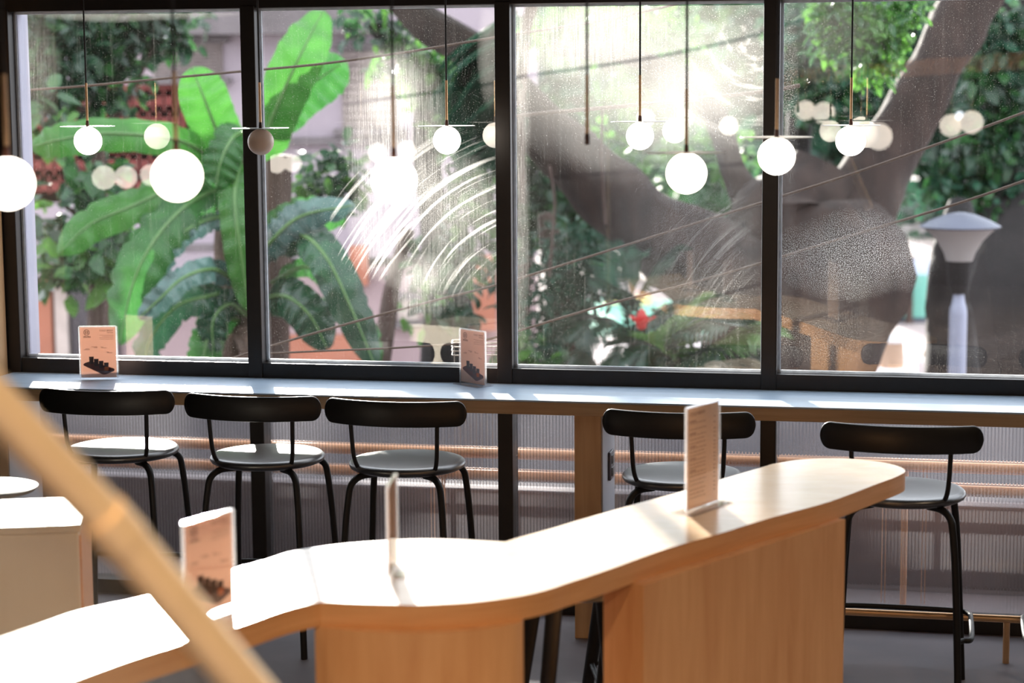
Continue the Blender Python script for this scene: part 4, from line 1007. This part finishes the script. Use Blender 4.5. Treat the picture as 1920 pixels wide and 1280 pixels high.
sT([(440, 780, 13.3), (440, 640, 13.3), (430, 500, 13.3), (425, 380, 13.3), (420, 290, 13.3)], .13, .07)
sT([(485, 780, 13.2), (480, 640, 13.2), (470, 480, 13.2), (462, 330, 13.2), (470, 250, 13.2)], .11, .06)
sT([(505, 780, 13.5), (512, 600, 13.5), (518, 420, 13.5), (522, 290, 13.5)], .13, .09, 'bark')
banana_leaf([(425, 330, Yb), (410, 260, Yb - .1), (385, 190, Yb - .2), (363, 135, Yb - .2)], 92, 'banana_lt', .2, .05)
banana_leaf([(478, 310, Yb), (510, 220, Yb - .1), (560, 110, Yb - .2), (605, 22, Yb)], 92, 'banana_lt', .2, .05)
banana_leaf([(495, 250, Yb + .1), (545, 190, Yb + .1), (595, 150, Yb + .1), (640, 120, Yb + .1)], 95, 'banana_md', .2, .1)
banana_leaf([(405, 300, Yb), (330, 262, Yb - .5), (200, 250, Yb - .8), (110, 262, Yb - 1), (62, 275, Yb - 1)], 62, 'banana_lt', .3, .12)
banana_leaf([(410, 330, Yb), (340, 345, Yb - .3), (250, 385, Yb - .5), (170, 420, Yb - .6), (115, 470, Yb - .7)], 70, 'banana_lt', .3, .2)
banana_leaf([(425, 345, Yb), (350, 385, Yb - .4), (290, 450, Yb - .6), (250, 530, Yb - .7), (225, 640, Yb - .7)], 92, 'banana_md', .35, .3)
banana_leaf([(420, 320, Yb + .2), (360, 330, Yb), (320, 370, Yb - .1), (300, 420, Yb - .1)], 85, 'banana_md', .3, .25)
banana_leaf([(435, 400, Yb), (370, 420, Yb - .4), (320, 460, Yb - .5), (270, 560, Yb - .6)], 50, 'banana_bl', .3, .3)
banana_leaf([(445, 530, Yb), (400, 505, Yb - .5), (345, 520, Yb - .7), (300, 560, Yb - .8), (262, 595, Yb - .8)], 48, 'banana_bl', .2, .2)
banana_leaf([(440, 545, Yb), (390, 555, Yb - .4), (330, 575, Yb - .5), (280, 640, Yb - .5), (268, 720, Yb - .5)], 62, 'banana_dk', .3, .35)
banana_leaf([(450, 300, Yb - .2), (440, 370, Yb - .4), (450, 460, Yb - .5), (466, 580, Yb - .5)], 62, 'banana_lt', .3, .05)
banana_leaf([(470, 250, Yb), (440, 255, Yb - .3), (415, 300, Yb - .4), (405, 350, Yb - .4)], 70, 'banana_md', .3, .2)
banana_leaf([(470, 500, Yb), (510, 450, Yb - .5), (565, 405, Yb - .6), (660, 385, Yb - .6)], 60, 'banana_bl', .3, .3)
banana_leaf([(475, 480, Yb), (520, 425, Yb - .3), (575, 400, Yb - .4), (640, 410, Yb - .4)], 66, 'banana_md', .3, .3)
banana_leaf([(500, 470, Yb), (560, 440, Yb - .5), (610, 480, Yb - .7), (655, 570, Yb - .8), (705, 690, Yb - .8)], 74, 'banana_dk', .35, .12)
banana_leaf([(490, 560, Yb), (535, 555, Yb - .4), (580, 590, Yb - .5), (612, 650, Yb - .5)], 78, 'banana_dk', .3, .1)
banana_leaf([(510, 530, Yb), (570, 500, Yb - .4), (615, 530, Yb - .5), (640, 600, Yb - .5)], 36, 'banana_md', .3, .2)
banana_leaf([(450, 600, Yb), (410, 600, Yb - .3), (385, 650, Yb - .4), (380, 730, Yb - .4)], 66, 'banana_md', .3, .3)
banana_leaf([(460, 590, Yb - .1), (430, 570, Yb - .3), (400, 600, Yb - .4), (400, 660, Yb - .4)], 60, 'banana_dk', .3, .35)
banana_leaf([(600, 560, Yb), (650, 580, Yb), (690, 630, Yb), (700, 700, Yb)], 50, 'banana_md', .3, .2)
link('dry_leaf_sheath', tubebm([p - bb for p in catmull([P(450, 620, 13), P(470, 660, 12.9), P(455, 730, 12.9)], 6)], [.05, .08, .03], 8, wob=.4), M['husk'], bn)
yu = tree('leaning_pole_trunk', 'thin dark trunk leaning right of the big drooping banana leaf', 'tree',
     [(700, 760, 14.5), (720, 640, 14.5), (735, 540, 14.5), (765, 430, 14.6)], [.075, .07, .06, .05], [(810, 470, 14.5, 40, 30), (850, 560, 14.5, 25, 25)], 60, .16, .04, ['leaf_md', 'leaf_dk'])
pl = tree('dark_post_tree', 'thick dark trunk near the right side of the second window', 'tree', [(845, 760, 18), (840, 640, 18), (842, 560, 18), (838, 440, 18)], [.24, .23, .22, .2], [(845, 590, 17.6, 20, 20), (845, 490, 17.6, 30, 30)], 70, .15, .05, ['leaf_md', 'leaf_dk'], 'bark_dark')

# ---------------------------------------------------------------- palms in the third window
def palm(label, base, fr, mats, stems):
    root = tag(empty('palm', tuple(P(*base))), label, 'palm'); b = root.location.copy()
    for s in stems: link('stem', tubebm([P(*q) - b for q in s], [.05, .03], 8), M['bark'], root)
    for (pts, leaflet, mt) in fr:
        frond(root, b, [P(*q) for q in pts], leaflet, M[mt], n=24, wd=.055, droop=.25, r=.010)
    return root
random.seed(5)
palm('dark slender palm with narrow fronds in the middle of the third window', (1190, 760, 14),
     [([(1185, 640, 14), (1150, 600, 13.8), (1110, 600, 13.6), (1075, 640, 13.5)], .34, 'palm_dk'), ([(1185, 640, 14), (1170, 570, 13.9), (1140, 530, 13.7), (1100, 520, 13.6)], .34, 'palm_dk'),
      ([(1190, 640, 14), (1200, 560, 13.9), (1230, 500, 13.8), (1270, 470, 13.7)], .36, 'palm_dk'), ([(1190, 640, 14), (1240, 580, 13.7), (1300, 560, 13.5), (1340, 590, 13.4)], .36, 'palm_dk'),
      ([(1190, 640, 14), (1180, 560, 13.9), (1165, 500, 13.9), (1175, 460, 13.9)], .3, 'leaf_fern'), ([(1190, 645, 14), (1150, 640, 13.7), (1120, 670, 13.5), (1100, 710, 13.4)], .32, 'palm_dk'),
      ([(1190, 645, 14), (1220, 640, 13.7), (1250, 670, 13.5), (1265, 715, 13.4)], .32, 'palm_dk'), ([(1190, 640, 14), (1215, 600, 13.8), (1250, 590, 13.6), (1290, 600, 13.5)], .3, 'banana_bl')],
     None, [[(1190, 760, 14), (1188, 700, 14), (1186, 640, 14)], [(1222, 760, 14.1), (1216, 690, 14.1), (1200, 600, 14.1)]])
palm('arching palm with pale ribbed fronds at the lower right of the third window', (1290, 780, 12.5),
     [([(1265, 720, 12.5), (1290, 670, 12.3), (1340, 655, 12.1), (1400, 690, 12.0), (1430, 730, 12)], .40, 'palm_dk'), ([(1265, 715, 12.5), (1280, 640, 12.4), (1320, 600, 12.2), (1370, 610, 12)], .40, 'palm_dk'),
      ([(1270, 710, 12.5), (1330, 650, 12.3), (1400, 620, 12.2), (1460, 630, 12)], .34, 'palm_lt'), ([(1262, 715, 12.5), (1240, 660, 12.4), (1210, 650, 12.3), (1180, 690, 12.2)], .34, 'palm_dk'),
      ([(1270, 720, 12.4), (1310, 690, 12), (1350, 680, 11.8), (1390, 720, 11.7)], .34, 'palm_dry'), ([(1262, 715, 12.5), (1255, 650, 12.4), (1270, 590, 12.3), (1310, 560, 12.2)], .34, 'palm_lt')],
     None, [[(1290, 800, 12.5), (1275, 740, 12.5), (1265, 715, 12.5)]])
tree('garden_shrub', 'small bright shrub between the two palms', 'shrub', [(1240, 760, 14.6), (1242, 700, 14.6), (1245, 660, 14.6)], [.03, .025, .02], [(1245, 670, 14.5, 45, 45), (1265, 610, 14.6, 30, 30), (1225, 700, 14.4, 30, 30)], 330, .10, .035, ['leaf_md', 'leaf_lt'])
tree('garden_shrub', 'low leafy shrub at the foot of the ferny tree', 'shrub', [(985, 780, 15), (985, 720, 15), (988, 690, 15)], [.03, .025, .02], [(985, 660, 14.9, 30, 30), (1010, 700, 14.8, 50, 25)], 220, .12, .04, ['leaf_lt', 'leaf_md'])
fl_ = tag(empty('red_flower', tuple(P(1203, 598, 13.0))), 'red ginger flower standing among the palm stems', 'flower')
link('bloom', lathebm([(0, .075), (.025, .05), (.04, 0), (.03, -.06), (0, -.08)], 12), M['red'], fl_)
for k in range(5): 
    b2 = newbm(); d_ = Vector((math.cos(k * 1.26), math.sin(k * 1.26), .9)).normalized(); add_leaf(b2, Vector((0, 0, -.06)), d_, Vector((0, 0, 1)), .14, .03); link('petal', b2, M['red'], fl_, 'leaf')
link('flower_stem', tubebm([(0, 0, -.07), (.01, 0, -.5), (.03, 0, -1.2)], .008, 6), M['leaf_dk'], fl_)

# ---------------------------------------------------------------- play things on the lawn
Yp = 36.0
pb = tag(empty('play_tunnel', tuple(P(1345, 606, Yp))), 'low play house with white roof and yellow and teal panels on the lawn', 'play house')
k = Yp / FPX
link('yellow_panel', boxbm((-.33, 0, .20), (.28, .7, .28), None, .02), M['yellow'], pb, False)
link('yellow_panel', boxbm((-.14, -.02, .20), (.14, .7, .28), None, .02), M['yellow'], pb, False)
link('teal_panel', boxbm((.08, 0, .18), (.32, .7, .26), None, .02), M['teal'], pb, False)
bm = newbm(); prism(bm, [(-.5, 0), (.32, 0), (.22, .14), (.0, .2), (-.3, .17)], -.4, .4)
bmesh.ops.rotate(bm, verts=bm.verts, cent=(0, 0, 0), matrix=Matrix.Rotation(R(90), 3, 'X'))
link('roof', bm, M['white'], pb, False, Matrix.Translation((0, 0, .34))); pb.children[-1].matrix_world = Matrix.Translation((0, 0, .34))
for kk in range(5): link('slat', boxbm((.42 + kk * .07, 0, .16), (.04, .6, .22), None, .01), M['yellow'], pb, False)
sd = tag(empty('slide', tuple(P(1305, 606, Yp - .8))), 'white slide leaning at the left of the play house', 'slide')
link('chute', boxbm((0, 0, .22), (.09, .4, .62), Matrix.Rotation(R(-38), 3, 'Y'), .01), M['white'], sd, False)
link('support', boxbm((-.12, 0, .08), (.05, .3, .2), None, .01), M['teal'], sd, False)
bx_ = tag(empty('planter_box', tuple(P(1288, 622, 33))), 'flat lilac grey planter box lying on the lawn edge', 'planter')
link('box', boxbm((0, 0, 0), (.42, .5, .10), None, .01), M['stucco'], bx_, False)
link('soil', boxbm((0, 0, .055), (.36, .44, .02)), M['bark'], bx_, False)
for (px, py, mt, w_, lab) in ((1145, 560, 'yellow', .25, 'small yellow play block far left on the lawn'), (1205, 565, 'yellow', .3, 'yellow play block behind the red flower'), (1305, 580, 'yellow', .18, 'small yellow stool left of the slide')):
    o_ = tag(link('play_block', boxbm((0, 0, w_ * .4), (w_, w_, w_ * .8), None, .02), M[mt], None, False), lab, 'play block'); o_.location = P(px, py + 14, 37)

# ---------------------------------------------------------------- fourth window: court, bollard, signboard, park lamp
Yc = 34.0
cf = tag(empty('court_fence', tuple(P(1790, 600, Yc))), 'green mesh court fence with white band behind the park lamp', 'fence')
def cfb(n, x0, y0, x1, y1, Y, mt, d=.06):
    a = P(x0, y0, Y); b = P(x1, y1, Y); return link(n, boxbm(Vector(((a.x + b.x) / 2, Y, (a.z + b.z) / 2)) - cf.location, (abs(b.x - a.x), d, abs(a.z - b.z)), None, 0), M[mt], cf, False)
M['fence_green'] = pbr('court_green_screen', (0.20, 0.52, 0.42), 0.8, 0, .05, 1.0)
M['fence_white'] = pbr('pale_blue_wall', (0.62, 0.68, 0.85), 0.8, 0, .05, 1.0)
cfb('screen', 1660, 516, 1960, 596, Yc, 'fence_green'); cfb('upper_band', 1640, 486, 1960, 516, Yc + .1, 'fence_white')
cfb('low_wall', 1640, 596, 1960, 612, Yc - .05, 'lamp_cap'); cfb('white_band', 1640, 610, 1752, 626, Yc - .1, 'white'); cfb('lower_screen', 1640, 626, 1960, 660, Yc, 'fence_green')
for px in (1679, 1705, 1835): cfb('post', px - 4, 480, px + 4, 664, Yc - .2, 'lamp_metal' if px == 1679 else 'bark', .12)
bo = tag(empty('bollard', tuple(P(1672, 688, 22))), 'short sandstone bollard with pale cap beside the path', 'bollard')
link('shaft', lathebm([(0, 0), (.14, 0), (.13, .30), (0, .30)], 20), M['bollard'], bo)
link('cap', lathebm([(.0, .36), (.08, .355), (.14, .33), (.145, .29), (0, .285)], 20), M['white'], bo)
eb = tag(empty('signboard', tuple(P(1748, 668, 20))), 'small tan A-frame board standing on the path', 'signboard')
link('board', boxbm((.0, 0, .37), (.10, .03, .17), Matrix.Rotation(R(8), 3, 'Y'), .005), M['orange'], eb, False)
link('leg', tubebm([(0.03, 0, .3), (-.1, 0, 0)], .012, 8), M['bollard'], eb); link('leg', tubebm([(0.0, 0.02, .5), (.03, .15, 0)], .012, 8), M['bollard'], eb)
link('leg', tubebm([(-0.06, 0, .5), (-.01, 0, .28)], .012, 8), M['bollard'], eb)

Yl = 13.3; kl = Yl / FPX
lb = P(1793, 720, Yl); lz = lambda y: P(1793, y, Yl).z - GZ
lp = tag(empty('park_lamp', (P(1800, 430, Yl).x, Yl, GZ)), 'grey park lamp post with conical cap and frosted funnel shade, fourth window', 'street lamp')
link('pole', lathebm([(0, 0), (.11, 0), (.11, .03), (.060, .05), (.060, lz(590)), (.056, lz(578)), (.045, lz(568)), (.038, lz(555)), (.038, lz(540)), (0, lz(540))], 28), M['lamp_metal'], lp)
link('neck', lathebm([(0, lz(552)), (.055, lz(550)), (.075, lz(530)), (.082, lz(488)), (0, lz(487))], 24), M['bark_dark'], lp)
link('shade', lathebm([(.0, lz(489)), (.088, lz(489)), (.105, lz(474)), (.15, lz(452)), (.205, lz(436)), (.245, lz(426)), (0, lz(426))], 40), M['lamp_diff'], lp)
link('cap', lathebm([(0, lz(426)), (.26, lz(427)), (.272, lz(424)), (.20, lz(413)), (.10, lz(402)), (.03, lz(398)), (0, lz(398))], 40), M['lamp_cap'], lp)

# ---------------------------------------------------------------- cables and crate outside the glass
def cable(label, pts, off, r=.005):
    q = []
    for (x, y) in pts:
        d = ray(x, y); t = ((W0 + WN * off - CAM).dot(WN)) / d.dot(WN); q.append(CAM + d * t)
    root = tag(link('cable', tubebm(catmull(q, 8), r, 8), M['cable'], None), label, 'cable', 'cables strung outside the windows'); return root
cable('grey cable crossing high over the two left windows', [(-60, 181), (40, 170), (150, 162), (320, 146), (460, 133), (600, 120), (760, 98), (930, 70), (1130, 38), (1300, 0), (1440, -40)], .7)
cable('thin cable rising from the sill of the second window to the right edge', [(380, 690), (497, 652), (640, 610), (800, 567), (945, 530), (1140, 470), (1430, 379), (1600, 325), (1800, 255), (1960, 196)], .75)
cable('lower cable rising through the third and fourth windows', [(900, 640), (965, 622), (1140, 570), (1290, 532), (1430, 492), (1600, 440), (1800, 380), (1960, 325)], .65)
cable('short nearly level cable low across the second window', [(470, 664), (600, 658), (740, 652), (880, 643)], .55, .004)
cable('dark cable high in the third window', [(940, 225), (1000, 214), (1200, 196), (1430, 172), (1500, 160)], .9, .008)
cr_ = P(893, 690, 7.75)
ck = tag(empty('wire_crate', (cr_.x, cr_.y, 0.0)), 'galvanised wire crate outside the glass behind the angled menu card', 'crate')
zb_, zt2 = P(893, 700, 7.75).z, P(893, 641, 7.75).z
for z_ in (zt2, zt2 - .012, zt2 - .028, zt2 - .045):
    link('hoop', tubebm([(-.085, -.055, z_), (.085, -.055, z_), (.095, -.045, z_), (.095, .06, z_), (.085, .07, z_), (-.085, .07, z_), (-.095, .06, z_), (-.095, -.045, z_), (-.085, -.055, z_)], .0022, 6), M['wire'], ck)
for kx in range(9):
    x_ = -.085 + kx * .0212; link('upright', tubebm([(x_, -.055, 0.35), (x_, -.055, zt2)], .0016, 6), M['wire'], ck)
